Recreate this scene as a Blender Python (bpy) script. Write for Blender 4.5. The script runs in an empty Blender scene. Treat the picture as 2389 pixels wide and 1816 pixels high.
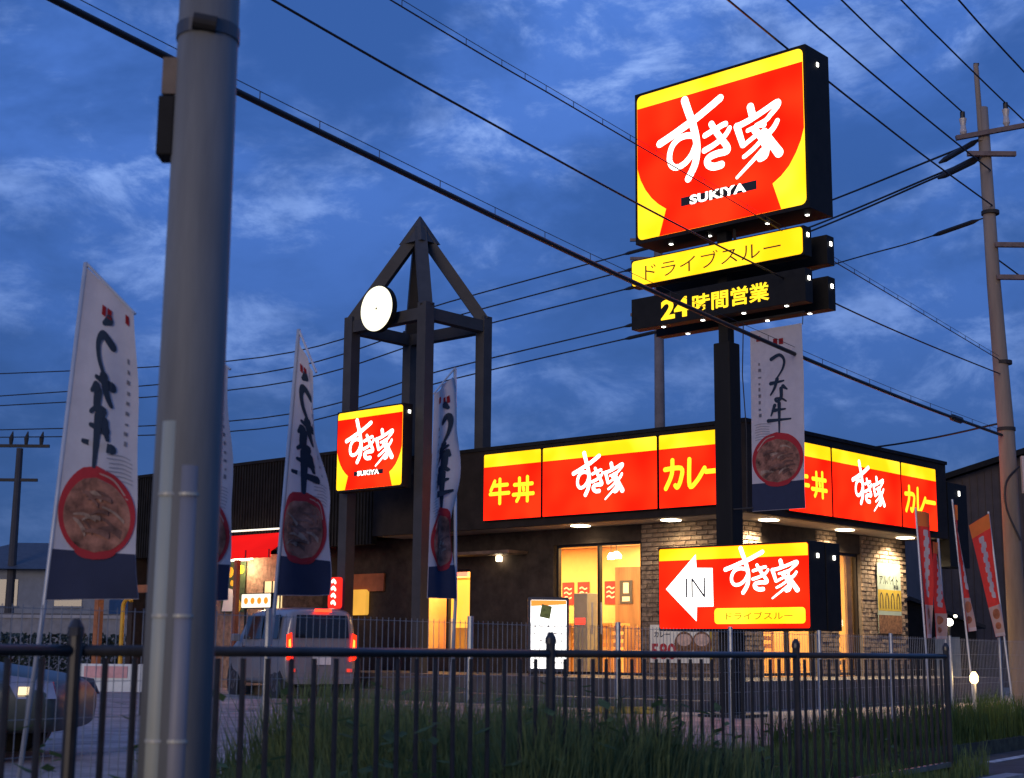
import bpy, bmesh, math, random
from mathutils import Vector, Matrix, noise
random.seed(7)
R_ = math.radians
scene = bpy.context.scene
col = scene.collection

# ------------------------------------------------------------------ camera
PITCH, ROLL = math.atan(612 / 3450), R_(0.5)
fwd = Vector((0, math.cos(PITCH), math.sin(PITCH)))
r0 = Vector((1, 0, 0)); u0 = Vector((0, -math.sin(PITCH), math.cos(PITCH)))
rgt = r0 * math.cos(ROLL) + u0 * math.sin(ROLL)
upv = -r0 * math.sin(ROLL) + u0 * math.cos(ROLL)
cam_d = bpy.data.cameras.new('camera'); cam = bpy.data.objects.new('camera', cam_d); col.objects.link(cam)
cam.matrix_world = Matrix(((rgt.x, upv.x, -fwd.x, 0), (rgt.y, upv.y, -fwd.y, 0), (rgt.z, upv.z, -fwd.z, 1.2), (0, 0, 0, 1)))
cam_d.sensor_width = 36; cam_d.lens = 3450 / 2389 * 36
cam_d.clip_start = 0.1; cam_d.clip_end = 3000
cam_d.dof.use_dof = True; cam_d.dof.focus_distance = 23; cam_d.dof.aperture_fstop = 4.0
scene.camera = cam

# ------------------------------------------------------------------ sky
world = bpy.data.worlds.new('World'); scene.world = world; world.use_nodes = True
nt = world.node_tree; N = nt.nodes; L = nt.links; N.clear()
def nd(t, **k):
    n = N.new(t)
    for a, b in k.items(): setattr(n, a, b)
    return n
SUN_EL, SUN_AZ = R_(9), R_(205)          # afterglow low behind the camera, to its left
sky = nd('ShaderNodeTexSky', sky_type='NISHITA', sun_disc=False, sun_elevation=SUN_EL, sun_rotation=SUN_AZ, ozone_density=4.0, air_density=1.0, dust_density=0.6)
tc = nd('ShaderNodeTexCoord'); sep = nd('ShaderNodeSeparateXYZ'); L.new(tc.outputs['Generated'], sep.inputs[0])
cmb = nd('ShaderNodeVectorMath', operation='MULTIPLY'); cmb.inputs[1].default_value = (1, 1, 1.9); L.new(tc.outputs['Generated'], cmb.inputs[0])
def cloud(scale, detail, rough, dist, lo, hi, seed):
    mp = nd('ShaderNodeMapping'); mp.inputs[1].default_value = (seed, seed * .7, 0); mp.inputs[2].default_value = (0, 0.25, 0)
    L.new(cmb.outputs[0], mp.inputs[0])
    n = nd('ShaderNodeTexNoise'); n.inputs['Scale'].default_value = scale; n.inputs['Detail'].default_value = detail
    n.inputs['Roughness'].default_value = rough; n.inputs['Distortion'].default_value = dist
    L.new(mp.outputs[0], n.inputs['Vector'])
    r = nd('ShaderNodeMapRange', interpolation_type='SMOOTHSTEP'); r.inputs[1].default_value = lo; r.inputs[2].default_value = hi
    L.new(n.outputs[0], r.inputs[0]); return r.outputs[0]
big = cloud(4.2, 6, .58, .25, .39, .64, 3.3)
wisp = cloud(13.5, 9, .64, .3, .46, .70, 8.3)
mul = nd('ShaderNodeMath', operation='MULTIPLY'); L.new(big, mul.inputs[0]); L.new(wisp, mul.inputs[1])
# higher part of the sky holds the brighter wisps
hz = nd('ShaderNodeMapRange'); hz.inputs[1].default_value = .10; hz.inputs[2].default_value = .42; hz.inputs[3].default_value = .10; hz.inputs[4].default_value = 1
L.new(sep.outputs[2], hz.inputs[0])
m2 = nd('ShaderNodeMath', operation='MULTIPLY'); L.new(mul.outputs[0], m2.inputs[0]); L.new(hz.outputs[0], m2.inputs[1])
lay1 = nd('ShaderNodeMix', data_type='RGBA'); lay1.inputs[7].default_value = (0.092, 0.228, 0.72, 1)
s1 = nd('ShaderNodeMath', operation='MULTIPLY'); s1.inputs[1].default_value = .9
h2 = nd('ShaderNodeMath', operation='MULTIPLY'); L.new(big, h2.inputs[0]); L.new(hz.outputs[0], h2.inputs[1]); L.new(h2.outputs[0], s1.inputs[0])
L.new(s1.outputs[0], lay1.inputs[0])
lay2 = nd('ShaderNodeMix', data_type='RGBA'); lay2.inputs[7].default_value = (0.34, 0.52, 1.0, 1)
base = nd('ShaderNodeMix', data_type='RGBA', blend_type='ADD'); base.inputs[0].default_value = 1; base.inputs[7].default_value = (0.042, 0.118, 0.385, 1)
SKY_GAIN = 0.009
gain = nd('ShaderNodeMix', data_type='RGBA', blend_type='MULTIPLY'); gain.inputs[0].default_value = 1; gain.inputs[7].default_value = (SKY_GAIN, SKY_GAIN, SKY_GAIN, 1)
lowc = nd('ShaderNodeMapRange'); lowc.inputs[1].default_value = .08; lowc.inputs[2].default_value = .34; L.new(sep.outputs[2], lowc.inputs[0])
grad = nd('ShaderNodeMix', data_type='RGBA'); grad.inputs[6].default_value = (0.020, 0.060, 0.205, 1); grad.inputs[7].default_value = (0.034, 0.104, 0.365, 1)
L.new(lowc.outputs[0], grad.inputs[0]); L.new(grad.outputs[2], base.inputs[7])
L.new(sky.outputs[0], gain.inputs[6]); L.new(gain.outputs[2], base.inputs[6])
L.new(base.outputs[2], lay1.inputs[6]); L.new(lay1.outputs[2], lay2.inputs[6]); L.new(m2.outputs[0], lay2.inputs[0])
bg = nd('ShaderNodeBackground'); bg.inputs[1].default_value = 1.0; L.new(lay2.outputs[2], bg.inputs[0])
wo = nd('ShaderNodeOutputWorld'); L.new(bg.outputs[0], wo.inputs[0])

# ------------------------------------------------------------------ afterglow
sd = bpy.data.lights.new('sun', 'SUN'); sd.energy = 0.95; sd.angle = R_(25); sd.color = (1, .80, .64)
so = bpy.data.objects.new('sun', sd); col.objects.link(so)
sdir = Vector((math.sin(SUN_AZ) * math.cos(SUN_EL), math.cos(SUN_AZ) * math.cos(SUN_EL), math.sin(SUN_EL)))
so.rotation_euler = sdir.to_track_quat('Z', 'Y').to_euler()
vs = scene.view_settings; vs.view_transform = 'Standard'; vs.look = 'None'; vs.exposure = 0; vs.gamma = 1; vs.use_curve_mapping = False
scene.render.engine = 'CYCLES'; scene.cycles.use_denoising = True; scene.cycles.max_bounces = 8
scene.cycles.transparent_max_bounces = 16; scene.cycles.sample_clamp_indirect = 4

# ------------------------------------------------------------------ materials
MATS = {}
def mat(name, c, rough=.6, metal=0, var=.12, scale=6, bump=0., coat=0, spec=.5, streak=False):
    if name in MATS: return MATS[name]
    m = bpy.data.materials.new(name); m.use_nodes = True; MATS[name] = m
    t = m.node_tree; b = t.nodes['Principled BSDF']
    b.inputs['Roughness'].default_value = rough; b.inputs['Metallic'].default_value = metal
    b.inputs['Coat Weight'].default_value = coat; b.inputs['Specular IOR Level'].default_value = spec
    if var:
        tcn = t.nodes.new('ShaderNodeTexCoord'); mp = t.nodes.new('ShaderNodeMapping')
        mp.inputs[3].default_value = (scale, scale, scale * (.12 if streak else 1)); t.links.new(tcn.outputs['Object'], mp.inputs[0])
        nz = t.nodes.new('ShaderNodeTexNoise'); nz.inputs['Scale'].default_value = 1; nz.inputs['Detail'].default_value = 6; nz.inputs['Roughness'].default_value = .65
        t.links.new(mp.outputs[0], nz.inputs['Vector'])
        cr = t.nodes.new('ShaderNodeValToRGB')
        cr.color_ramp.elements[0].position = .3; cr.color_ramp.elements[1].position = .72
        cr.color_ramp.elements[0].color = tuple(max(0, v * (1 - var * 1.6)) for v in c) + (1,)
        cr.color_ramp.elements[1].color = tuple(min(1, v * (1 + var)) for v in c) + (1,)
        t.links.new(nz.outputs[0], cr.inputs[0]); t.links.new(cr.outputs[0], b.inputs['Base Color'])
        if bump:
            bp = t.nodes.new('ShaderNodeBump'); bp.inputs['Strength'].default_value = bump; bp.inputs['Distance'].default_value = .02
            t.links.new(nz.outputs[0], bp.inputs['Height']); t.links.new(bp.outputs[0], b.inputs['Normal'])
    else: b.inputs['Base Color'].default_value = tuple(c) + (1,)
    return m
def emit(name, c, s=1.0, uneven=0, scale=1.0, c2=None):
    if name in MATS: return MATS[name]
    m = bpy.data.materials.new(name); m.use_nodes = True; MATS[name] = m
    t = m.node_tree; b = t.nodes['Principled BSDF']
    b.inputs['Base Color'].default_value = tuple(v * .5 for v in c) + (1,); b.inputs['Roughness'].default_value = .7; b.inputs['Specular IOR Level'].default_value = 0
    b.inputs['Emission Color'].default_value = tuple(c) + (1,); b.inputs['Emission Strength'].default_value = s
    if uneven:   # tubes behind an acrylic face never light it evenly
        tcn = t.nodes.new('ShaderNodeTexCoord'); nz = t.nodes.new('ShaderNodeTexNoise'); nz.inputs['Scale'].default_value = scale; nz.inputs['Detail'].default_value = 1
        t.links.new(tcn.outputs['Object'], nz.inputs['Vector'])
        mr = t.nodes.new('ShaderNodeMapRange'); mr.inputs[1].default_value = .3; mr.inputs[2].default_value = .7
        mr.inputs[3].default_value = s * (1 - uneven); mr.inputs[4].default_value = s * (1 + uneven)
        t.links.new(nz.outputs[0], mr.inputs[0]); t.links.new(mr.outputs[0], b.inputs['Emission Strength'])
        if c2:
            cr = t.nodes.new('ShaderNodeValToRGB'); cr.color_ramp.elements[0].position = .36; cr.color_ramp.elements[1].position = .68
            cr.color_ramp.elements[0].color = tuple(c) + (1,); cr.color_ramp.elements[1].color = tuple(c2) + (1,)
            t.links.new(nz.outputs[0], cr.inputs[0]); t.links.new(cr.outputs[0], b.inputs['Emission Color'])
    return m
def glass(name, tintc=(.95, .97, 1), refl=1.0, trans=1.0):
    if name in MATS: return MATS[name]
    m = bpy.data.materials.new(name); m.use_nodes = True; MATS[name] = m
    t = m.node_tree; t.nodes.clear()
    o = t.nodes.new('ShaderNodeOutputMaterial'); mx = t.nodes.new('ShaderNodeMixShader')
    fr = t.nodes.new('ShaderNodeFresnel'); fr.inputs[0].default_value = 1.5
    tr = t.nodes.new('ShaderNodeBsdfTransparent'); tr.inputs[0].default_value = tuple(v * trans for v in tintc) + (1,)
    g = t.nodes.new('ShaderNodeBsdfGlossy'); g.inputs['Roughness'].default_value = .02; g.inputs[0].default_value = (refl, refl, refl, 1)
    t.links.new(fr.outputs[0], mx.inputs[0]); t.links.new(tr.outputs[0], mx.inputs[1]); t.links.new(g.outputs[0], mx.inputs[2]); t.links.new(mx.outputs[0], o.inputs[0])
    return m
def cloth(name, c, trans=.35, var=.08):
    if name in MATS: return MATS[name]
    m = mat(name, c, .85, 0, var, 9)
    t = m.node_tree; b = t.nodes['Principled BSDF']; o = t.nodes['Material Output']
    tl = t.nodes.new('ShaderNodeBsdfTranslucent'); tl.inputs[0].default_value = tuple(c) + (1,)
    mx = t.nodes.new('ShaderNodeMixShader'); mx.inputs[0].default_value = trans
    t.links.new(b.outputs[0], mx.inputs[1]); t.links.new(tl.outputs[0], mx.inputs[2]); t.links.new(mx.outputs[0], o.inputs[0])
    return m
RED = emit('sign_red', (1.0, .0075, .002), 2.1, .15, 1.1, (1.0, .020, .004))
YEL = emit('sign_yellow', (1.0, .52, .006), 1.75, .12, 1.3, (1.0, .66, .03))
WHT = emit('sign_white', (1.0, .96, .88), 2.8)
YLET = emit('sign_letter_yellow', (1.0, .62, .02), 1.8)
BLK = mat('cabinet_black', (.017, .016, .0145), .65, 0, .2, 5, spec=.15)
DOT = emit('light_dot_white', (1, .97, .88), 6)  # glowing dots for light showing at drain holes and reflectors, no lamps
LAMP = emit('lamp_warm', (1, .82, .55), 14)
STEEL_D = mat('dark_steel', (.045, .042, .039), .6, 0, .2, 4, spec=.2)
GREY_MET = mat('galvanised', (.42, .44, .46), .42, .7, .15, 8)
INK = mat('ink_black', (.02, .02, .022), .6, 0, 0)

# ------------------------------------------------------------------ mesh helper
class MB:
    def __init__(s): s.v = []; s.f = []
    def box(s, x0, x1, y0, y1, z0, z1):
        b = len(s.v)
        s.v += [(x, y, z) for z in (z0, z1) for y in (y0, y1) for x in (x0, x1)]
        s.f += [tuple(b + i for i in q) for q in ((0, 2, 3, 1), (4, 5, 7, 6), (0, 1, 5, 4), (2, 6, 7, 3), (0, 4, 6, 2), (1, 3, 7, 5))]; return s
    def poly(s, pts, y, flip=False):
        b = len(s.v); s.v += [(p[0], y, p[1]) for p in pts]; q = list(range(b, b + len(pts)))
        s.f.append(tuple(reversed(q) if flip else q)); return s
    def prism(s, pts, y0, y1):
        n = len(pts); b = len(s.v)
        s.v += [(p[0], y0, p[1]) for p in pts] + [(p[0], y1, p[1]) for p in pts]
        s.f += [tuple(range(b, b + n)), tuple(reversed(range(b + n, b + 2 * n)))]
        s.f += [(b + (i + 1) % n, b + i, b + n + i, b + n + (i + 1) % n) for i in range(n)]; return s
    def hull(s, a, c):     # two matching rings
        n = len(a); b = len(s.v); s.v += [tuple(p) for p in a] + [tuple(p) for p in c]
        s.f += [tuple(reversed(range(b, b + n))), tuple(range(b + n, b + 2 * n))]
        s.f += [(b + i, b + (i + 1) % n, b + n + (i + 1) % n, b + n + i) for i in range(n)]; return s
    def beam(s, a, c, w, h=None, up=(0, 0, 1)):
        a, c = Vector(a), Vector(c); h = h or w; d = (c - a).normalized(); u = Vector(up)
        if abs(d.dot(u)) > .98: u = Vector((1, 0, 0))
        x = d.cross(u).normalized(); y = x.cross(d)
        o = [x * i * w / 2 + y * j * h / 2 for i, j in ((-1, -1), (1, -1), (1, 1), (-1, 1))]
        return s.hull([a + q for q in o], [c + q for q in o])
    def tube(s, path, r, n=8, cap=True):
        P = [Vector(p) for p in path]; rr = r if isinstance(r, (list, tuple)) else [r] * len(P); b = len(s.v); px = None
        for i, p in enumerate(P):
            d = (P[min(i + 1, len(P) - 1)] - P[max(i - 1, 0)]).normalized()
            if px is None:
                u = Vector((0, 0, 1)) if abs(d.z) < .9 else Vector((1, 0, 0)); px = d.cross(u).normalized()
            px = (px - d * px.dot(d)).normalized(); py = d.cross(px)
            s.v += [tuple(p + (px * math.cos(2 * math.pi * k / n) + py * math.sin(2 * math.pi * k / n)) * rr[i]) for k in range(n)]
        for i in range(len(P) - 1):
            for k in range(n):
                s.f.append((b + i * n + k, b + i * n + (k + 1) % n, b + (i + 1) * n + (k + 1) % n, b + (i + 1) * n + k))
        if cap:
            s.f.append(tuple(reversed(range(b, b + n)))); e = b + (len(P) - 1) * n; s.f.append(tuple(range(e, e + n)))
        return s
    def disc(s, c, r, y, n=24, rx=None):
        return s.poly([(c[0] + (rx or r) * math.cos(2 * math.pi * k / n), c[1] + r * math.sin(2 * math.pi * k / n)) for k in range(n)], y)
    def rib(s, pts, w, y, w2=None):     # a brush stroke in the xz plane with round ends
        P = spline(pts, 5); n = len(P); b = len(s.v)
        ww = [(w + ((w2 if w2 is not None else w) - w) * i / (n - 1)) / 2 for i in range(n)]
        T = []
        for i in range(n):
            d = Vector((P[min(i + 1, n - 1)][0] - P[max(i - 1, 0)][0], P[min(i + 1, n - 1)][1] - P[max(i - 1, 0)][1]))
            T.append(d.normalized() if d.length else Vector((1, 0)))
        Lp = [(P[i][0] - T[i].y * ww[i], P[i][1] + T[i].x * ww[i]) for i in range(n)]
        Rp = [(P[i][0] + T[i].y * ww[i], P[i][1] - T[i].x * ww[i]) for i in range(n)]
        s.v += [(p[0], y, p[1]) for p in Lp] + [(p[0], y, p[1]) for p in Rp]
        s.f += [(b + i, b + n + i, b + n + i + 1, b + i + 1) for i in range(n - 1)]
        for (i, sg) in ((0, -1), (n - 1, 1)):
            a0 = math.atan2(T[i].x * 1, -T[i].y) ; k = 8
            pts2 = [(P[i][0] + ww[i] * math.cos(a0 - sg * math.pi * q / k), P[i][1] + ww[i] * math.sin(a0 - sg * math.pi * q / k)) for q in range(k + 1)]
            s.poly(pts2, y - .0004, flip=(sg > 0))
        return s
    def mesh(s, name, m=None, smooth=False):
        me = bpy.data.meshes.new(name); me.from_pydata([tuple(v) for v in s.v], [], s.f); me.update()
        if m: me.materials.append(m)
        if smooth:
            for p in me.polygons: p.use_smooth = True
        return me
    def build(s, name, m, parent=None, loc=None, rz=0, smooth=False, bev=0):
        o = bpy.data.objects.new(name, s.mesh(name, m, smooth)); col.objects.link(o)
        if parent: o.parent = parent
        if loc: o.location = loc
        if rz: o.rotation_euler = (0, 0, rz)
        if bev:
            b = o.modifiers.new('bevel', 'BEVEL'); b.width = bev; b.segments = 2; b.limit_method = 'ANGLE'
        return o
def spline(pts, k=5):
    if len(pts) < 3: return list(pts)
    out = []; P = [pts[0]] + list(pts) + [pts[-1]]
    for i in range(1, len(P) - 2):
        a, b, c, d = P[i - 1], P[i], P[i + 1], P[i + 2]
        for q in range(k):
            t = q / k
            out.append(tuple(.5 * (2 * b[j] + (c[j] - a[j]) * t + (2 * a[j] - 5 * b[j] + 4 * c[j] - d[j]) * t * t + (3 * b[j] - a[j] - 3 * c[j] + d[j]) * t ** 3) for j in range(len(b))))
    out.append(tuple(pts[-1])); return out
def tag(o, label=None, cat=None, group=None, kind=None):
    if label: o['label'] = label
    if cat: o['category'] = cat
    if group: o['group'] = group
    if kind: o['kind'] = kind
    return o
def empty(name, loc=(0, 0, 0), rz=0, label=None, cat=None, group=None):
    o = bpy.data.objects.new(name, None); col.objects.link(o); o.location = loc; o.rotation_euler = (0, 0, rz); o.empty_display_size = .2
    return tag(o, label, cat, group)
def copy_tree(o, parent=None):
    c = o.copy(); col.objects.link(c); c.parent = parent
    for ch in list(o.children): copy_tree(ch, c)
    return c
def text_mesh(txt, h, fat=0., w=None, spacing=1.0):
    """flat lettering centred on the origin in the xz plane; h is the height, w the width it is fitted to"""
    cu = bpy.data.curves.new('t', 'FONT'); cu.body = txt; cu.size = 1; cu.offset = fat; cu.space_character = spacing; cu.resolution_u = 4
    ob = bpy.data.objects.new('t', cu); col.objects.link(ob)
    dg = bpy.context.evaluated_depsgraph_get()
    me = bpy.data.meshes.new_from_object(ob.evaluated_get(dg)); bpy.data.objects.remove(ob); bpy.data.curves.remove(cu)
    xs = [v.co.x for v in me.vertices]; ys = [v.co.y for v in me.vertices]
    cx, cy = (min(xs) + max(xs)) / 2, (min(ys) + max(ys)) / 2
    sy = h / (max(ys) - min(ys)); sx = w / (max(xs) - min(xs)) if w else sy
    for v in me.vertices: v.co = ((v.co.x - cx) * sx, 0, (v.co.y - cy) * sy)
    me.update(); return me
def text(name, txt, h, m, parent, x, y, z, fat=0., w=None, spacing=1.0):
    me = text_mesh(txt, h, fat, w, spacing); me.materials.clear(); me.materials.append(m)
    o = bpy.data.objects.new(name, me); col.objects.link(o); o.parent = parent; o.location = (x, y, z); return o
def rrect(x0, x1, z0, z1, r, n=4):
    out = []
    for (cx, cz, a) in ((x1 - r, z1 - r, 0), (x0 + r, z1 - r, 90), (x0 + r, z0 + r, 180), (x1 - r, z0 + r, 270)):
        out += [(cx + r * math.cos(R_(a + 90 * k / n)), cz + r * math.sin(R_(a + 90 * k / n))) for k in range(n + 1)]
    return out
LOGO = [([(0.148, 0.627), (0.22, 0.658), (0.296, 0.695), (0.379, 0.735), (0.453, 0.779), (0.524, 0.824)], 0.052, .05), ([(0.307, 0.878), (0.326, 0.806), (0.354, 0.706), (0.375, 0.6), (0.379, 0.509), (0.365, 0.423), (0.324, 0.34)], 0.055, .05), ([(0.366, 0.617), (0.32, 0.633), (0.27, 0.627), (0.228, 0.589), (0.209, 0.522), (0.218, 0.465), (0.249, 0.436), (0.299, 0.446), (0.345, 0.492), (0.37, 0.548)], 0.041, .041), ([(0.43, 0.6), (0.488, 0.622), (0.54, 0.64), (0.554, 0.641)], 0.037, .037), ([(0.426, 0.5), (0.491, 0.525), (0.551, 0.565), (0.578, 0.606)], 0.039, .032), ([(0.47, 0.666), (0.496, 0.609), (0.531, 0.544), (0.564, 0.481), (0.556, 0.457), (0.507, 0.458), (0.462, 0.449), (0.442, 0.428), (0.45, 0.397), (0.482, 0.376), (0.526, 0.377)], 0.041, .05), ([(0.702, 0.708), (0.714, 0.643)], 0.05, .05), ([(0.623, 0.601), (0.697, 0.622), (0.774, 0.655), (0.854, 0.692), (0.859, 0.667), (0.819, 0.623), (0.789, 0.593), (0.735, 0.575)], 0.041, .03), ([(0.623, 0.601), (0.638, 0.539), (0.655, 0.471)], 0.048, .04), ([(0.685, 0.556), (0.742, 0.568), (0.781, 0.565)], 0.027, .03), ([(0.727, 0.543), (0.761, 0.493), (0.786, 0.425), (0.782, 0.37), (0.755, 0.356)], 0.046, .05), ([(0.742, 0.516), (0.695, 0.487), (0.658, 0.463)], 0.03, .028), ([(0.756, 0.46), (0.71, 0.421), (0.662, 0.39)], 0.03, .028), ([(0.767, 0.404), (0.701, 0.341), (0.619, 0.265)], 0.03, .02), ([(0.856, 0.568), (0.833, 0.528), (0.795, 0.492)], 0.032, .04), ([(0.78, 0.518), (0.817, 0.442), (0.861, 0.36)], 0.05, .062)]
def logo(parent, x0, z0, w, h, y):
    """the brushed three-character wordmark; (x0, z0, w, h) is the rectangle of the square sign it belongs to"""
    mb = MB(); k = min(w / 1.25, h)
    for i, (pts, wd, w2) in enumerate(LOGO):
        mb.rib([(x0 + p[0] * w, z0 + p[1] * h) for p in pts], wd * 1.02 * h, y - .0012 * i, w2 * 1.02 * h)
    return mb.build('lettering', WHT, parent)
def glyphs(name, parent, strokes, m, x, z, w, h, y, wd):
    mb = MB()
    for i, s in enumerate(strokes): mb.rib([(x + p[0] * w, z + p[1] * h) for p in s], wd, y - .0011 * i)
    return mb.build(name, m, parent)
G_GYU = [[(.25, .92), (.05, .55)], [(.18, .74), (.9, .74)], [(.02, .40), (.98, .40)], [(.52, .98), (.52, .0)]]
G_DON = [[(.08, .70), (.92, .70)], [(.03, .30), (.97, .30)], [(.32, .95), (.32, .3), (.2, .04)], [(.7, .98), (.7, .02)], [(.51, .56), (.53, .46)]]
G_KA = [[(.05, .68), (.85, .68), (.82, .3), (.66, .06), (.55, .12)], [(.42, .97), (.38, .5), (.08, .04)]]
G_RE = [[(.22, .95), (.22, .08), (.55, .2), (.95, .62)]]
G_BAR = [[(.05, .5), (.95, .5)]]

# ------------------------------------------------------------------ frames shared by the whole plot
ROT = R_(-42)                                  # the restaurant, its pylon and tower stand at this angle to the road
CORN = Vector((3.99, 25.0, 0))                 # street corner of the fascia
EX = Vector((math.cos(ROT), math.sin(ROT), 0)); EY = Vector((-EX.y, EX.x, 0))
def Rw(x, y, z=0): return CORN + EX * x + EY * y + Vector((0, 0, z))
RD = Vector((.575, .818, 0)).normalized(); RN = Vector((-RD.y, RD.x, 0)); REND = Vector((3.66, 12.6, 0))   # along / away from the road, end of railing
def Ro(s, n, z=0): return REND + RD * s + RN * n + Vector((0, 0, z))
RDROT = math.atan2(RD.y, RD.x)
LOT, VERGE, TERR = .33, .22, .78

# ------------------------------------------------------------------ ground
def slab(name, m, pts, z0, z1):
    mb = MB(); n = len(pts)
    mb.hull([(p[0], p[1], z0) for p in pts], [(p[0], p[1], z1) for p in pts])
    return tag(mb.build(name, m), kind='structure')
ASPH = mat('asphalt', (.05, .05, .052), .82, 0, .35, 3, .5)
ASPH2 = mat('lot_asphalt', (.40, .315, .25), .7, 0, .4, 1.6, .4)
SOIL = mat('verge_soil', (.05, .055, .03), .95, 0, .5, 5, .6)
TILE = mat('terrace_tile', (.10, .085, .075), .6, 0, .25, 5, .2)
slab('ground', mat('far_ground', (.05, .052, .048), .9, 0, .3, .5), [(-900, -900), (900, -900), (900, 900), (-900, 900)], -1, -.02)
slab('road', ASPH, [Ro(-60, -9), Ro(80, -9), Ro(80, .0), Ro(.6, .0), Ro(.6, 1.35), Ro(.6, 1.36), Ro(-60, 1.36)], -.5, 0)
slab('driveway', ASPH, [Ro(.6, .004), Ro(80, .004), Ro(80, 1.4), Ro(.6, 1.4)], -.5, .05)
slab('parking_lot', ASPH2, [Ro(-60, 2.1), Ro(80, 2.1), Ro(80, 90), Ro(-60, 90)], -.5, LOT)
slab('kerb', mat('kerb_concrete', (.33, .32, .3), .85, 0, .2, 7, .2), [Ro(-60, -.42), Ro(.6, -.42), Ro(.6, -.27), Ro(-60, -.27)], -.3, VERGE)
slab('verge', SOIL, [Ro(-60, -.268), Ro(.6, -.268), Ro(.6, 2.098), Ro(-60, 2.098)], -.4, VERGE - .01)
slab('verge_strip', SOIL, [Ro(.602, 1.402), Ro(80, 1.402), Ro(80, 2.098), Ro(.602, 2.098)], -.4, VERGE - .012)
slab('road_marking', mat('road_paint', (.62, .60, .56), .8, 0, .35, 9), [Ro(4.2, .95), Ro(9, .95), Ro(9, 1.07), Ro(4.2, 1.07)], .02, .054)
slab('terrace', TILE, [Rw(-9.6, -1.9), Rw(1.1, -1.9), Rw(1.1, 7.4), Rw(-.9, 7.4), Rw(-.9, .92), Rw(-9.6, .92)], LOT - .2, TERR)
for i, (x, y, w) in enumerate(((-1.1, -2.35, 9.0),)):
    mb = MB(); mb.box(-w, w * .0 + 1.9, -.35, .35, LOT - .1, LOT + .16)
    tag(mb.build('terrace_step', TILE, None, Rw(x, y + .1), ROT), kind='structure')

# ------------------------------------------------------------------ restaurant
rest = empty('restaurant', CORN, ROT, 'dark single-storey roadside restaurant with lit red and yellow sign fascia and brick corner', 'restaurant')
FASC = mat('fascia_brown', (.030, .023, .018), .7, 0, .25, 3, spec=.15)
CLAD = mat('cladding_black', (.017, .0155, .0135), .7, 0, .3, 3, spec=.15)
WALLB = mat('wall_dark_brown', (.050, .036, .028), .8, 0, .3, 4, .2, spec=.2)
SOFF = mat('soffit', (.42, .36, .29), .7, 0, .1, 3)
MORT = mat('mortar', (.15, .115, .085), .9, 0, .25, 12, .3)
OVH = .9
# fascia: a band carried round the corner, cap on top
mb = MB(); mb.box(-9.3, 0, .0, .12, 3.56, 5.10); mb.box(-.12, 0, .121, 7.55, 3.56, 5.10); mb.box(-.121, -9.3, 7.43, 7.55, 3.56, 5.1)
mb.build('fascia', FASC, rest)
mb = MB(); mb.box(-9.3, .03, -.03, .15, 5.102, 5.17); mb.box(-.15, .03, .151, 7.58, 5.102, 5.17); mb.build('fascia_cap', CLAD, rest)
mb = MB(); mb.box(-18.3, -9.302, .0, .14, 3.4, 5.40)
for k in range(90): mb.box(-18.25 + k * .1, -18.21 + k * .1, -.025, -.001, 3.4, 5.40)
tag(mb.build('left_wing_cladding', CLAD, rest), kind='stuff')
mb = MB(); mb.box(-18.36, -9.30, -.05, .17, 5.402, 5.47); mb.build('left_wing_cap', CLAD, rest)
mb = MB(); mb.box(-9.3, -.125, .125, OVH + .3, 3.56, 3.60); mb.box(-OVH - .3, -.125, OVH + .301, 7.425, 3.56, 3.60); mb.build('soffit', SOFF, rest)
mb = MB(); mb.box(-18.2, -.16, .16, 7.42, 4.85, 4.95); mb.build('roof', CLAD, rest)
# rear and far walls
mb = MB(); mb.box(-18.2, -.9, 7.2, 7.4, 0, 4.84); mb.box(-18.3, -18.1, .1, 7.19, 0, 4.84); mb.build('rear_wall', WALLB, rest)
mb = MB(); mb.box(-.55, .0, 7.6, 8.5, 3.0, 4.75); mb.build('rear_duct', BLK, rest)
for (x, z) in ((-.003, 4.5),):
    mb = MB(); mb.box(0, .012, 8.1, 8.16, 4.5, 4.6); mb.build('light_dot', DOT, rest)
# street wall: brick corner, door, dark brown plain part, ticket window, wing
def wall_y(name, m, x0, x1, z0=0, z1=3.555, y0=OVH, th=.2): return MB().box(x0, x1, y0, y0 + th, z0, z1).build(name, m, rest)
brickL = wall_y('brick_wall', MORT, -2.90, -OVH, TERR - .1)
wall_y('lintel', WALLB, -5.05, -2.901, 3.25, 3.555)
wall_y('plain_wall', WALLB, -7.28, -5.051, 0)
wall_y('lintel', WALLB, -8.70, -7.281, 2.86, 3.555)
wall_y('window_apron', WALLB, -8.70, -7.281, 0, 1.15)
wall_y('plain_wall', WALLB, -12.2, -8.701, 0)
wall_y('wing_wall', WALLB, -18.2, -12.201, 0, 3.399)
# side wall
def wall_x(name, m, y0, y1, z0=0, z1=3.555, x1=-OVH, th=.2): return MB().box(x1 - th, x1, y0, y1, z0, z1).build(name, m, rest)
brickC = wall_x('brick_wall', MORT, OVH + .201, 1.85, TERR - .1)
wall_x('lintel', WALLB, 1.851, 3.75, 3.17, 3.555)
brickM = wall_x('brick_wall', MORT, 3.751, 4.55, TERR - .1)
wall_x('lintel', WALLB, 4.551, 5.47, 3.17, 3.555)
brickR = wall_x('brick_wall', MORT, 5.471, 7.35, TERR - .1)
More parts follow.
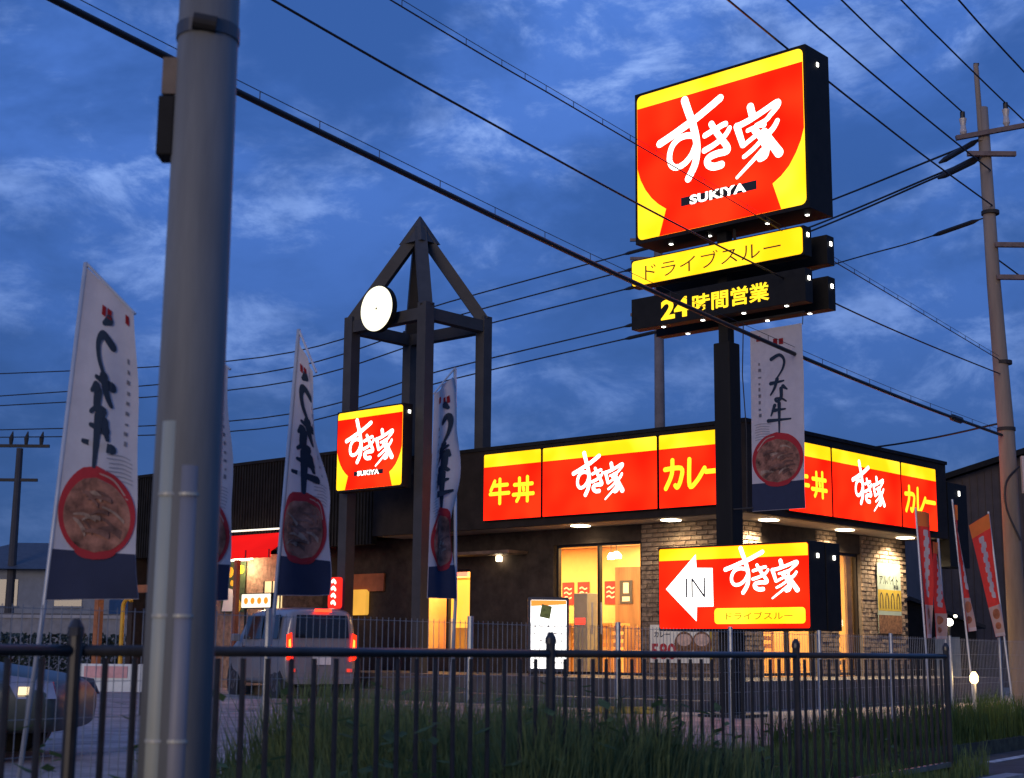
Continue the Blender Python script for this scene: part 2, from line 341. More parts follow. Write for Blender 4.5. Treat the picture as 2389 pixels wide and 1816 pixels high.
# bricks: shared meshes, each a piece of its wall
bm_cols = [(.33, .225, .145), (.27, .18, .115), (.38, .27, .18), (.23, .16, .11), (.35, .25, .16)]
BR = []
for i, c in enumerate(bm_cols):
    m = mat('brick_%d' % i, c, .85, 0, .3, 14, .5)
    for k in range(2):
        d = .020 + .012 * random.random(); e = .008
        mb = MB(); mb.hull([(-.118, 0, -.036), (.118, 0, -.036), (.118, 0, .036), (-.118, 0, .036)][::-1], [(-.118 + e, -d, -.036 + e), (.118 - e, -d, -.036 + e), (.118 - e, -d, .036 - e), (-.118 + e, -d, .036 - e)][::-1])
        BR.append(mb.mesh('brick', m))
nb = [0]
def lay(wall, a0, a1, z0, z1, side):
    """running bond; upper courses are single bricks, the rest of the wall one joined piece"""
    rest_b = MB(); z = z1 - .045; row = 0
    while z > z0 + .04:
        x = a0 + .13 - (.125 if row % 2 else 0)
        while x < a1 - .02:
            lo, hi = max(x - .118, a0 + .004), min(x + .118, a1 - .004)
            if hi - lo > .06:
                cx = (lo + hi) / 2; sc = (hi - lo) / .236
                if z > 2.75 and nb[0] < 295:
                    o = bpy.data.objects.new('brick', random.choice(BR)); col.objects.link(o); o.parent = wall
                    o.location = (cx, OVH, z) if side == 'y' else (-OVH, cx, z)
                    o.rotation_euler = (0, 0, 0 if side == 'y' else math.pi / 2); o.scale = (sc, 1, 1); nb[0] += 1
                else:
                    d = .014 + .02 * random.random()
                    if side == 'y': rest_b.box(lo, hi, OVH - d, OVH - .0005, z - .036, z + .036)
                    else: rest_b.box(-OVH + .0005, -OVH + d, lo, hi, z - .036, z + .036)
            x += .25
        z -= .085; row += 1
    m = mat('brick_field', (.27, .185, .12), .85, 0, .55, 9, .4)
    tag(rest_b.build('brick_courses', m, wall), kind='stuff')
lay(brickR, 5.471, 7.35, TERR, 3.55, 'x'); lay(brickC, OVH, 1.85, TERR, 3.55, 'x'); lay(brickM, 3.751, 4.55, TERR, 3.55, 'x'); lay(brickL, -2.90, -OVH, TERR, 3.55, 'y')
# glazing
FRM = mat('frame_bronze', (.03, .026, .024), .4, .6, .1, 6)
GLS = glass('shop_glass')
def glaze(name, x0, x1, z0, z1, panes, side, handle=False):
    """framed glazing in the wall; side 'y' looks at the road, 'x' at the side street"""
    t = empty(name); t.parent = rest
    if side == 'y': t.location = (0, OVH + .06, 0)
    else: t.location = (-OVH - .06, 0, 0); t.rotation_euler = (0, 0, math.pi / 2)
    fw = .05
    f = MB(); f.box(x0, x1, 0, .09, z1 - fw, z1); f.box(x0, x1, 0, .09, z0, z0 + fw)
    step = (x1 - x0) / panes
    for k in range(panes + 1):
        c = x0 + k * step; a, b = (c, c + fw) if k == 0 else ((c - fw, c) if k == panes else (c - fw / 2, c + fw / 2))
        f.box(a, b, .001, .089, z0 + fw, z1 - fw)
    f.build('frame', FRM, t)
    for k in range(panes):
        MB().poly([(x0 + k * step + .04, z0 + .04), (x0 + (k + 1) * step - .04, z0 + .04), (x0 + (k + 1) * step - .04, z1 - .04), (x0 + k * step + .04, z1 - .04)], .045).build('pane', GLS, t)
        if handle:
            hx = x0 + step + (-.11 if k == 0 else .11)
            MB().tube([(hx, -.05, z0 + .75), (hx, -.05, z0 + 1.35)], .014).build('handle', GREY_MET, t)
    return t
glaze('entrance_door', -5.02, -2.93, TERR + .001, 3.25, 2, 'y', True)
glaze('ticket_window', -8.68, -7.30, 1.15, 2.86, 2, 'y')
glaze('window', 1.87, 3.73, TERR + .02, 3.17, 2, 'x')
glaze('window', 4.57, 5.45, TERR + .02, 3.17, 1, 'x')
# interior shell
INW = mat('interior_wall', (.82, .54, .20), .8, 0, .08, 2)
INC = mat('interior_ceiling', (.82, .62, .36), .85, 0, .05, 2)
mb = MB(); mb.box(-8.9, -1.12, 5.2, 5.3, .7, 3.5); mb.box(-9.0, -8.9, 1.12, 5.3, .7, 3.5); mb.build('inner_wall', INW, rest)
mb = MB(); mb.box(-8.9, -1.12, 1.12, 5.19, 3.40, 3.5); mb.box(-3.9, -1.12, 5.31, 7.1, 3.4, 3.5); mb.build('inner_ceiling', INC, rest)
mb = MB(); mb.box(-8.9, -1.12, 1.0, 7.1, .6, TERR); mb.build('inner_floor', mat('inner_floor', (.28, .17, .09), .5, 0, .2, 4), rest)
mb = MB(); mb.box(-8.9, -3.4, 3.6, 3.7, .78, 3.39); mb.build('partition', INW, rest)
mb = MB(); mb.box(-5.57, -4.9, 3.52, 3.599, .78, 2.96); mb.build('wood_panel', mat('panel_wood', (.32, .17, .07), .5, 0, .35, 3, 0, 0, .5, True), rest)
# lit ceiling fittings and the light they give
def inner_light(x, y, e, s=1.6):
    ld = bpy.data.lights.new('ceiling_light', 'AREA'); ld.energy = e; ld.size = s; ld.color = (1, .63, .25)
    lo = bpy.data.objects.new('ceiling_light', ld); col.objects.link(lo); lo.parent = rest; lo.location = (x, y, 3.37)
for (x, y, e) in ((-4.2, 2.6, 130), (-2.4, 2.4, 120), (-7.95, 1.75, 260), (-2.2, 5.9, 120), (-2.6, 4.0, 120), (-6.2, 2.2, 90)): inner_light(x, y, e)
for (x, y) in ((-4.6, 1.7), (-3.9, 2.6), (-3.3, 1.9), (-4.7, 3.6), (-1.9, 5.0), (-1.7, 3.0), (-7.9, 2.2)):
    mb = MB(); mb.tube([(x, y, 3.398), (x, y, 3.36)], .09, 12); mb.build('downlight', LAMP, rest)
# soffit downlights (lit in the photograph)
def soffit_lamp(x, y, e=330):
    mb = MB(); mb.box(x - .13, x + .13, y - .13, y + .13, 3.535, 3.558); o = mb.build('soffit_lamp', LAMP, rest)
    ld = bpy.data.lights.new('soffit_spot', 'SPOT'); ld.energy = e; ld.spot_size = R_(150); ld.spot_blend = .6; ld.color = (1, .80, .52); ld.shadow_soft_size = .06
    lo = bpy.data.objects.new('soffit_spot', ld); col.objects.link(lo); lo.parent = rest; lo.location = (x, y, 3.50)
for y in (1.45, 4.15, 6.6): soffit_lamp(-.48, y)
for x in (-1.9, -4.0, ): soffit_lamp(x, .45, 50)
for (x, y, r) in ((-5.05, 2.9, .10), (-5.35, 3.1, .07)):
    mb = MB(); mb.tube([(x, y, 3.10), (x, y, 3.16), (x, y, 3.24)], [r, r * 1.1, r * .4], 12); pn = mb.build('pendant_lamp', LAMP, rest); MB().tube([(x, y, 3.241), (x, y, 3.39)], .008, 5).build('cord', INK, pn)
mb = MB(); mb.tube([(-6.4, .80, 2.98), (-6.4, .80, 3.08)], .06, 10); mb.build('wall_lamp', LAMP, rest)
mb = MB(); mb.box(-7.9, -5.7, .3, .88, 3.10, 3.16); mb.build('entrance_canopy', mat('canopy_wood', (.20, .12, .07), .6, 0, .3, 4), rest)

# fascia light panels
def panel(parent, x0, x1, z0, z1, side, kind):
    t = empty('sign_panel'); t.parent = parent
    if side == 'y': t.location = (x0, -.002, z0)
    else: t.location = (.002, x0, z0); t.rotation_euler = (0, 0, math.pi / 2)
    w, h = x1 - x0, z1 - z0; sp = h * .80
    MB().prism(rrect(0, w, 0, h, .03), -.075, 0).build('cabinet', BLK, t)
    MB().poly([(.012, .012), (w - .012, .012), (w - .012, sp), (.012, sp)], -.079).build('red_field', RED, t)
    MB().poly([(.012, sp + .001)] + [(w - .012, sp + .001)] + [(w - .012, h - .03), (w - .03, h - .012), (.03, h - .012), (.012, h - .03)], -.079).build('yellow_band', YEL, t)
    if kind == 'logo': lh = 1.45; lw = lh * 1.12; logo(t, w / 2 - lw * .505, h * .49 - lh * .54, lw, lh, -.084)
    if kind == 'beef':
        glyphs('lettering', t, G_GYU, YLET, w * .12, h * .25, w * .34, h * .36, -.083, .075); glyphs('lettering', t, G_DON, YLET, w * .52, h * .25, w * .36, h * .36, -.083, .075)
    if kind == 'curry':
        for (g, a) in ((G_KA, .08), (G_RE, .38), (G_BAR, .66)): glyphs('lettering', t, g, YLET, w * a, h * .25, w * .29, h * .40, -.083, .085)
    return t
for (a, b, k) in ((-6.03, -4.53, 'beef'), (-4.50, -1.80, 'logo'), (-1.77, -.27, 'curry')): panel(rest, a, b, 3.70, 5.02, 'y', k)
for (a, b, k) in ((1.22, 2.72, 'beef'), (2.75, 5.40, 'logo'), (5.43, 6.93, 'curry')): panel(rest, a, b, 3.66, 4.95, 'x', k)

# wall posters
def poster(name, label, loc, rz, w, h, base, draws):
    t = empty(name, loc, rz, label, 'poster'); mb = MB(); mb.box(-w / 2, w / 2, -.012, 0, 0, h); mb.build('sheet', base, t)
    draws(t, w, h); return t
PAPER = mat('paper', (.75, .72, .62), .7, 0, .05, 4); PYEL = mat('paper_yellow', (.42, .29, .03), .7, 0, .06, 4); PRED = mat('paper_red', (.45, .03, .03), .7, 0, .08, 4)
PDK = mat('paper_dark', (.05, .05, .055), .7, 0, .1, 4); BROWN = mat('food_brown', (.22, .10, .04), .7, 0, .5, 18); PGREEN = mat('paper_pale_green', (.30, .36, .29), .7, 0, .06, 4)
def hire(t, w, h):
    MB().poly([(-w / 2, h * .32), (w / 2, h * .32), (w / 2, h * .62), (-w / 2, h * .62)], -.0135).build('yellow_band', PYEL, t)
    MB().poly([(-w / 2, 0), (w / 2, 0), (w / 2, h * .26), (-w / 2, h * .26)], -.0135).build('brown_band', BROWN, t)
    text('lettering', 'アルバイト', h * .13, INK, t, -.02, -.015, h * .76, .01, w * .8); text('lettering', '募集', h * .07, INK, t, w * .28, -.015, h * .66, .01)
    mb = MB()
    for k in range(4):   # four arched faces along the band
        x = -w * .36 + k * w * .24; mb.rib([(x - .06, h * .36), (x - .055, h * .5), (x, h * .57), (x + .055, h * .5), (x + .06, h * .36)], .03, -.0150 - .001 * k)
    tag(mb.build('arches', INK, t), kind='stuff')
poster('recruiting_poster', 'pale green and yellow recruiting poster on the brick side wall', Rw(-OVH + .04, 6.55, 1.62), ROT + math.pi / 2, .98, 1.42, PGREEN, hire)
def price(t, w, h):
    text('lettering', '580', h * .42, PRED, t, -w * .28, -.0145, h * .3, .03)
    text('lettering', 'カレー', h * .16, INK, t, -w * .3, -.0145, h * .75, .02)
    for k, x in enumerate((.06, .34)):
        MB().disc((x * w, h * .5), h * .32, -.0140 - k * .001, 20).build('bowl', BROWN, t); MB().disc((x * w, h * .6), h * .16, -.0155 - k * .001, 16, h * .24).build('bowl_filling', mat('food_pink', (.62, .42, .33), .7, 0, .3, 12), t)
    MB().poly([(w * .46, 0), (w * .5, 0), (w * .5, h), (w * .46, h)], -.0145).build('yellow_edge', PYEL, t)
poster('price_poster', 'white price poster with two bowls on the brick corner below the arrow sign', Rw(-2.0, OVH - .04, 1.02), ROT, 1.36, .68, PAPER, price)
def redp(t, w, h):
    mb = MB()
    for k in range(3):
        z = h * (.72 - .2 * k); mb.rib([(-w * .3, z), (-w * .1, z + .02), (w * .1, z - .02), (w * .3, z)], .03, -.0135 - .001 * k)
    mb.build('lettering', PAPER, t)
def darkp(t, w, h):
    mb = MB(); mb.box(-w * .22, w * .22, -.014, -.0125, h * .45, h * .9); mb.box(-w * .3, w * .3, -.014, -.0125, h * .1, h * .3); mb.build('print', PAPER, t)
for (x, y, z, b, fn, lab) in ((-6.91, 3.59, 2.5, PRED, redp, 'red poster on the orange inner wall, leftmost seen through the entrance'), (-6.48, 3.59, 2.5, PRED, redp, 'red poster on the orange inner wall left of the door post'), (-5.74, 3.59, 2.5, PRED, redp, 'red poster on the inner wall right of the door post'), (-5.27, 3.51, 2.5, PDK, darkp, 'black and white notice on the wooden panel inside the entrance')):
    poster('wall_poster', lab, Rw(x, y, z - .30), ROT, .32, .48, b, fn)
# ------------------------------------------------------------------ things in and in front of the restaurant
WOOD = mat('chair_wood', (.62, .34, .12), .5, 0, .25, 5, 0, 0, .5, True)
def chair():
    t = empty('wooden_chair'); MB().box(-.2, .2, -.2, .2, .42, .46).build('seat', WOOD, t, bev=.008)
    for sx in (-1, 1):
        for sy in (-1, 1): MB().box(sx * .18 - .02, sx * .18 + .02, sy * .18 - .02, sy * .18 + .02, 0, .419).build('leg', WOOD, t)
        MB().box(sx * .18 - .02, sx * .18 + .02, .16, .2, .461, .95).build('back_post', WOOD, t)
    for k in range(3): MB().box(-.159, .159, .165, .19, .52 + k * .15, .60 + k * .15).build('back_slat', WOOD, t)
    return t
ch0 = chair()
spots = [(-5.35, 1.95, .2, 'leftmost wooden chair behind the left entrance pane'), (-4.85, 2.1, -.1, 'wooden chair behind the left entrance pane beside the door post'), (-4.3, 1.8, .1, 'wooden chair behind the right entrance pane next to the door post'), (-3.75, 2.0, .25, 'wooden chair behind the right entrance pane near the brick corner'), (-1.55, 3.3, 1.6, 'wooden chair behind the wider side window')]
for i, (x, y, a, lab) in enumerate(spots):
    c = ch0 if i == 0 else copy_tree(ch0)
    c.location = Rw(x, y, TERR); c.rotation_euler = (0, 0, ROT + a); tag(c, lab, 'chair', 'wooden chairs inside the restaurant')
ct = empty('counter', Rw(-5.6, 2.85, TERR), ROT, 'long wooden counter inside the entrance', 'counter')
MB().box(-1.4, .7, -.3, .3, .95, 1.0).build('counter_top', WOOD, ct); MB().box(-1.35, .65, -.2, .25, 0, .949).build('counter_front', INW, ct)
tm = empty('ticket_machine', Rw(-4.72, 1.45, TERR), ROT, 'grey ticket machine with a red lamp just inside the entrance', 'machine')
MB().box(-.17, .17, -.12, .2, 0, 1.55).build('cabinet', mat('machine_grey', (.22, .22, .21), .5, 0, .1, 4), tm, bev=.01); MB().box(-.12, .12, -.14, -.121, .95, 1.07).build('red_lamp', emit('lamp_red', (1, .05, .03), 2.2), tm)
# things seen through the ticket window
vm = empty('display_cabinet', Rw(-7.95, 1.6, TERR), ROT, 'bright yellow display cabinet behind the ticket window', 'cabinet')
MB().box(-.62, .62, 0, .5, .0, 1.95).build('cabinet', mat('cab_yellow', (.75, .42, .06), .6, 0, .1, 3), vm)
MB().box(-.6, .6, -.03, -.001, .9, 1.9).build('lit_panel', emit('panel_amber', (1, .50, .06), 1.3), vm)
MB().box(.1, .55, -.035, -.0311, .55, .85).build('screen', emit('screen_pale', (.75, .95, .95), 1.0), vm)
for i, (a, b, c) in enumerate(((-.66, -.42, (.25, .35, 1)), (-.38, -.06, (1, .25, .2)), (.08, .50, (1, .8, .8)))):
    MB().box(a, b, -.04, -.002, 1.98, 2.26).build('header_sign', emit('header_%d' % i, c, 1.0), vm)
MB().box(-.55, -.4, -.05, -.036, .45, 1.1).build('mascotless_card', PAPER, vm).name = 'card'
# menu board on the terrace
mn = empty('menu_board', Rw(-3.27, -1.33, TERR), ROT - .0, 'brightly lit white menu board standing before the entrance', 'menu board')
mn.rotation_euler = (0, 0, R_(4))
MB().prism(rrect(-.36, .36, .08, 1.36, .03), -.06, .06).build('cabinet', mat('board_frame', (.10, .10, .11), .4, .6, .1, 5), mn)
MB().poly(rrect(-.315, .315, .13, 1.31, .02), -.064).build('lit_face', emit('menu_white', (1, .98, .93), 2.2), mn)
MB().poly([(-.31, 1.20), (.31, 1.235), (.31, 1.305), (-.31, 1.305)], -.0655).build('orange_header', emit('menu_orange', (1, .30, .05), 1.3), mn)
MB().poly([(-.16, 1.02), (.02, .98), (.06, 1.2), (-.12, 1.24)], -.0670).build('dish_picture', mat('menu_green', (.30, .36, .08), .6, 0, .3, 20), mn)
mb = MB()
for r in range(6):
    for c in range(5):
        if random.random() < .6: mb.box(-.27 + c * .12, -.235 + c * .12 + random.random() * .02, -.0665, -.0650, .22 + r * .125, .232 + r * .125 + random.random() * .012)
tag(mb.build('print', mat('menu_print', (.6, .5, .38), .7, 0, .2, 10), mn), kind='stuff')
for s in (-1, 1): MB().box(s * .3 - .03, s * .3 + .03, -.2, .2, 0, .079).build('foot', STEEL_D, mn)
# yellow wheel stops on the lot
for i, (x, y, lab) in enumerate(((.42, -3.95, 'scuffed yellow wheel stop on the asphalt left of the pylon'),)):
    w = empty('wheel_stop', Rw(x, y, LOT), R_(-4), lab, 'wheel stop')
    MB().prism([(-.45, 0), (.45, 0), (.42, .1), (-.42, .1)], -.07, .07).build('block', mat('stop_yellow', (.55, .36, .06), .8, 0, .4, 9, .2), w, bev=.01)

# ------------------------------------------------------------------ drive-through bay at the far end of the street wall
bay = empty('drive_through_bay', Rw(-13.2, .0, LOT), ROT, 'drive-through bay with a lit red awning and brick front', 'serving bay')
MB().box(-1.4, 1.35, -.25, .898, 0, 2.95).build('front_wall', mat('bay_brick', (.30, .19, .12), .85, 0, .4, 8, .4), bay)
ARED = emit('awning_red', (1, .012, .012), .75, .1, 1)
mb = MB(); a = [(-1.5, -.26, 3.42), (1.75, -.26, 3.42), (1.75, -.95, 3.0), (-1.5, -.95, 3.0)]; mb.hull(a[::-1], [(p[0], p[1], p[2] - .05) for p in a][::-1]); mb.box(-1.5, 1.75, -.97, -.952, 2.82, 3.0); mb.build('awning', ARED, bay)
for k in range(5): MB().box(-1.5 + k * .8, -1.47 + k * .8, -.985, -.971, 2.82, 3.0).build('awning_seam', mat('seam_red', (.2, .01, .01), .7, 0, 0), bay)
MB().tube([(-1.5, -.9, 3.46), (1.75, -.3, 3.5)], .02).build('awning_lamp_rail', emit('rail_white', (1, .9, .7), 1.5), bay)
MB().box(.42, .52, -.9, -.8, 0, 2.81).build('awning_post', mat('post_rust', (.30, .11, .06), .7, 0, .2, 6), bay)
MB().box(.72, 1.32, -.30, -.251, 1.5, 2.35).build('serving_window', emit('bay_window', (1, .72, .34), 1.1, .3, 3), bay)
for k in range(3): MB().box(.74 + k * .285, .77 + k * .285, -.32, -.3005, 1.5, 2.35).build('window_bar', FRM, bay)
MB().box(-.1, .5, -.55, -.45, 2.84, 2.90).build('awning_lamp', LAMP, bay)
bl = bpy.data.lights.new('awning_light', 'POINT'); bl.energy = 45; bl.color = (1, .78, .5); bl.shadow_soft_size = .15; bo = bpy.data.objects.new('awning_light', bl); col.objects.link(bo); bo.parent = bay; bo.location = (.2, -.6, 2.7)
dp = poster('drink_poster', 'dark green drink poster with yellow fruit beside the red awning', Rw(-13.55, -.30, 2.02), ROT, .85, 1.12, mat('poster_green', (.05, .08, .03), .6, 0, .4, 9), lambda t, w, h: [MB().disc((x * w, z * h), r, -.0135 - .001 * i, 16).build('fruit', mat('fruit_yellow', (.75, .5, .03), .6, 0, .2, 9), t) for i, (x, z, r) in enumerate(((-.15, .8, .12), (.33, .85, .10), (-.05, .58, .07), (.2, .12, .16)))] + [MB().poly([(-w * .45, .02), (w * .05, .02), (w * .0, h * .45), (-w * .3, h * .5)], -.019).build('glass_picture', PAPER, t)])
MB().box(-.55, .55, -.10, .0, 1.14, 1.20).build('lamp_bar', emit('lampbar', (.9, 1, .85), 1.6), dp)
lm = empty('lit_order_sign', Rw(-10.95, -1.65, LOT), ROT, 'white and orange lit order sign above the van roof', 'sign')
MB().box(-.5, .5, -.05, .05, 1.70, 2.02).build('cabinet', BLK, lm); MB().poly(rrect(-.48, .48, 1.72, 2.0, .02), -.054).build('face', emit('order_face', (1, .85, .65), 1.4), lm)
for k in range(4): MB().disc((-.33 + k * .22, 1.86), .07, -.0555 - .0006 * k, 12).build('symbol', emit('order_orange', (1, .32, .03), 1.0), lm)
for s in (-1, 1): MB().box(s * .4 - .02, s * .4 + .02, -.02, .02, 0, 1.699).build('leg', STEEL_D, lm)
nn = empty('neon_banner', Rw(-8.8, -1.42, LOT), ROT, 'small vertical red neon sign right of the van', 'sign')
MB().prism(rrect(-.17, .17, 1.68, 2.30, .06), -.04, .04).build('case', emit('neon_red', (1, .03, .02), 1.0), nn)
mb = MB()
for k in range(4): mb.rib([(-.05, 1.79 + k * .14), (.0, 1.82 + k * .14), (.05, 1.77 + k * .14)], .06, -.045 - .001 * k)
mb.build('lettering', emit('neon_white', (1, .9, .7), 2.2), nn); MB().tube([(0, 0, 0), (0, 0, 1.679)], .02).build('pole', STEEL_D, nn)
os_ = empty('amber_sign', Rw(-10.37, .88, 2.46), ROT, 'dull orange board on the dark wall left of the tower', 'sign'); MB().box(-.57, .57, -.05, 0, 0, .38).build('board', mat('board_orange', (.40, .12, .04), .6, 0, .2, 5), os_)
ys_ = empty('amber_lightbox', Rw(-10.62, .86, 1.95), ROT, 'plain amber light box behind the van roof', 'light box'); MB().prism(rrect(-.34, .34, 0, .55, .05), -.1, 0).build('case', emit('amber_box', (1, .50, .07), .75, .2, 2), ys_)
gt = empty('height_gate', Rw(-14.2, -3.35, LOT), ROT, 'brown height gate over the drive-through lane at left', 'gate')
RUST = mat('gate_rust', (.42, .15, .05), .65, 0, .25, 5)
MB().box(-.07, .07, -.07, .07, 0, 2.0).build('post', RUST, gt); MB().box(2.2, 2.34, -.07, .07, 0, 2.0).build('post', RUST, gt); MB().box(-.1, 2.37, -.08, .08, 2.001, 2.16).build('beam', RUST, gt)
yp = empty('yellow_pipe', Rw(-13.75, -3.05, LOT), ROT, 'bent yellow guide pipe beside the brown gate', 'pipe'); MB().tube(spline([(0, 0, 0), (0, 0, 1.5), (.02, 0, 1.8), (.18, 0, 1.9), (.3, 0, 1.86)], 4), .045, 10).build('pipe', mat('pipe_yellow', (.75, .42, .03), .5, 0, .15, 6), yp, smooth=True)
lw = empty('low_sign', Rw(-3.5, -9.9, LOT), R_(-8), 'low white sign box with a pink panel behind the railing', 'sign')
MB().box(-.55, .5, -.06, .06, .3, .66).build('box', mat('box_white', (.72, .74, .68), .6, 0, .1, 5), lw); MB().box(-.4, .2, -.072, -.061, .48, .63).build('panel', mat('panel_pink', (.70, .35, .33), .6, 0, .15, 6), lw)
for s in (-1, 1): MB().box(s * .4 - .03, s * .4 + .03, -.03, .03, 0, .299).build('leg', STEEL_D, lw)

# ------------------------------------------------------------------ clock tower
tw = empty('clock_tower', Rw(-6.8, -1.0, 0), ROT, 'dark steel frame tower with pyramid top, round lit clock and square sign', 'tower')
TS = mat('tower_steel', (.052, .049, .046), .7, 0, .15, 3)
TX, TY, EV, AP = -2.18, 1.70, 8.05, 9.98
PW = .24
for (x, y) in ((0, 0), (TX, 0), (0, TY), (TX, TY)):
    MB().box(x - PW / 2, x + PW / 2, y - PW / 2, y + PW / 2, LOT - .1 if y == 0 else 4.9, EV).build('post', TS, tw)
    MB().beam((x, y, EV - .10), (TX / 2, TY / 2, AP - .05), PW * 1.02, PW * 1.0).build('rafter', TS, tw)
MB().hull([(TX / 2 + a * .34, TY / 2 + b * .28, AP - .36) for a, b in ((-1, -1), (1, -1), (1, 1), (-1, 1))], [(TX / 2 + a * .012, TY / 2 + b * .012, AP + .26) for a, b in ((-1, -1), (1, -1), (1, 1), (-1, 1))]).build('finial', TS, tw)
for a, b in (((0, 0), (TX, 0)), ((0, TY), (TX, TY)), ((0, 0), (0, TY)), ((TX, 0), (TX, TY))):
    ax = Vector((b[0] - a[0], b[1] - a[1], 0)).normalized() * (PW / 2 + .001)
    MB().beam(Vector((a[0], a[1], EV - .22)) + ax, Vector((b[0], b[1], EV - .22)) - ax, .2, .24).build('ring_beam', TS, tw)
ck = empty('clock'); ck.parent = tw; ck.location = (-1.06, -.26, 8.02)
mb = MB(); mb.tube([(0, .02, 0), (0, -.1, 0)], .48, 40); mb.build('case', BLK, ck); MB().disc((0, 0), .465, -.105, 48).build('face', emit('clock_face', (1, .93, .66), 1.6), ck)
MB().box(-.02, .02, -.112, -.107, -.02, .02).build('hub', INK, ck); MB().beam((0, .021, 0), (0, .2, 0), .12).build('bracket', STEEL_D, ck)
def square_sign(parent, w, h, D, x, y, z):
    """the square bowl sign: front on -y, lower left corner of the face at x, z"""
    t = empty('sign_cabinet'); t.parent = parent; t.location = (x, y, z)
    MB().box(-.03 * w / 2, w + .03 * w / 2, .004, D, -.025 * h, h + .02 * h).build('cabinet', BLK, t)
    MB().poly(rrect(0, w, 0, h, .03 * w), -.0).build('yellow_face', YEL, t)
    bowl = [(0.002, 0.489), (0.022, 0.409), (0.052, 0.336), (0.091, 0.27), (0.134, 0.218), (0.183, 0.174), (0.163, 0.097), (0.138, 0.0), (0.862, 0.0), (0.838, 0.093), (0.817, 0.175), (0.866, 0.212), (0.911, 0.264), (0.951, 0.338), (0.979, 0.409), (0.998, 0.485), (.998, .91), (.002, .91)]
    MB().poly([(p[0] * w, p[1] * h) for p in bowl], -.004).build('red_bowl', RED, t)
    logo(t, 0, 0, w, h, -.008)
    MB().poly([(p[0] * w, p[1] * h) for p in ((.277, .163), (.728, .163), (.728, .222), (.277, .222))], -.010).build('name_plate', INK, t)
    text('lettering', 'SUKIYA', h * .062, WHT, t, w * .5, -.014, h * .193, .035, w * .335, 1.05)
    return t
ss = square_sign(tw, 1.90, 1.58, .24, -2.06, -.42, 4.37)
MB().box(1.945, 1.955, .10, .16, 1.42, 1.48).build('light_dot', DOT, ss)
for (x) in (-2.05, -.2): MB().box(x - .05, x + .05, -.1795, -.1205, 4.6, 4.7).build('sign_bracket', STEEL_D, tw)

# ------------------------------------------------------------------ pylon
py = empty('pylon_sign', (3.105, 21.0, LOT), ROT, 'tall roadside pylon with big square red sign, yellow strip and arrow sign', 'pylon sign')
Z = -LOT
POLE = mat('pylon_black', (.02, .019, .0175), .7, 0, .2, 3, 0, 0, .15, True)
MB().box(-.14, .14, -.14, .14, .04, 5.62 + Z).build('pole', POLE, py, bev=.02); MB().box(-.08, .08, -.08, .08, 5.62 + Z, 7.36 + Z).build('upper_pole', POLE, py)
MB().box(-.35, .35, -.35, .35, -.02, .04).build('base_plate', STEEL_D, py)
ms = square_sign(py, 2.92, 2.29, .64, -1.35, -.32, 7.34 + Z)
def dots(t, pts, nrm):
    for p in pts:
        e = .022
        mb = MB()
        if nrm == 'x': mb.box(p[0], p[0] + .012, p[1] - e, p[1] + e, p[2] - e * 1.3, p[2] + e * 1.3)
        else: mb.box(p[0] - e, p[0] + e, p[1] - e, p[1] + e, p[2] - .012, p[2])
        mb.build('light_dot', DOT, t)
dots(ms, [(2.964, .32, 2.12)], 'x'); dots(ms, [(x, .3, -.0575) for x in (.4, 1.1, 2.1, 2.75)], 'z')
for s in (-1, 1): MB().beam((1.35 + s * .25, .2, -.06), (1.35 + s * .18, .32, -.30), .04).build('strut', STEEL_D, ms)
def strip(y0, y1, z0, z1, x0=-1.42, x1=1.56):
    t = empty('strip_cabinet'); t.parent = py; t.location = (0, 0, Z)
    MB().box(x0, x1, y0, y1, z0, z1).build('cabinet', BLK, t, bev=.006)
    dots(t, [(x1, (y0 + y1) / 2, z0 + (z1 - z0) * .72)], 'x'); return t
a = strip(-.40, -.20, 6.60, 7.02); MB().poly(rrect(-1.40, 1.54, 6.615, 7.0, .05), -.404).build('yellow_face', YEL, a)
text('lettering', 'ドライブスルー', .24, mat('text_brown', (.10, .045, .0), .6, 0, 0), a, .02, -.409, 6.80, -.004, 2.35)
strip(.22, .42, 6.60, 7.02)
b = strip(-.40, -.20, 5.95, 6.42); text('lettering', '24', .30, YLET, b, -.62, -.404, 6.17, .035, .50); text('lettering', '時間営業', .27, YLET, b, .34, -.404, 6.18, .022, 1.30)
c = strip(.22, .42, 5.95, 6.42)
for t, yy in ((b, -.3), (c, .32)): dots(t, [(x, yy, 5.95) for x in (-.9, -.2, .5, 1.2)], 'z')
for z in (6.1, 6.85): MB().box(-.05, .05, -.199, .219, z + Z - .04, z + Z + .04).build('strip_bracket', STEEL_D, py)
# the low arrow sign
ar = empty('arrow_cabinet'); ar.parent = py; ar.location = (-.93, -.42, 1.535 + Z)
MB().box(-.02, 2.46, .004, .40, -.03, 1.15).build('cabinet', BLK, ar, bev=.01); MB().box(-.02, 2.46, .425, .80, -.03, 1.15).build('rear_cabinet', BLK, ar, bev=.01)
MB().poly(rrect(0, 2.44, 0, 1.125, .03), 0).build('red_face', RED, ar); MB().poly([(0.003, .955), (2.437, .955), (2.437, 1.10), (2.415, 1.122), (.025, 1.122), (.003, 1.10)], -.004).build('yellow_band', YEL, ar)
MB().poly([(.12, .555), (.64, 1.03), (.65, .84), (.92, .83), (.925, .30), (.65, .30), (.64, .10)], -.008).build('arrow', WHT, ar)
text('lettering', 'IN', .27, mat('text_grey', (.07, .07, .075), .6, 0, 0), ar, .63, -.012, .565, -.012, .33)
logo(ar, .90, .10, 1.60, 1.12, -.012)
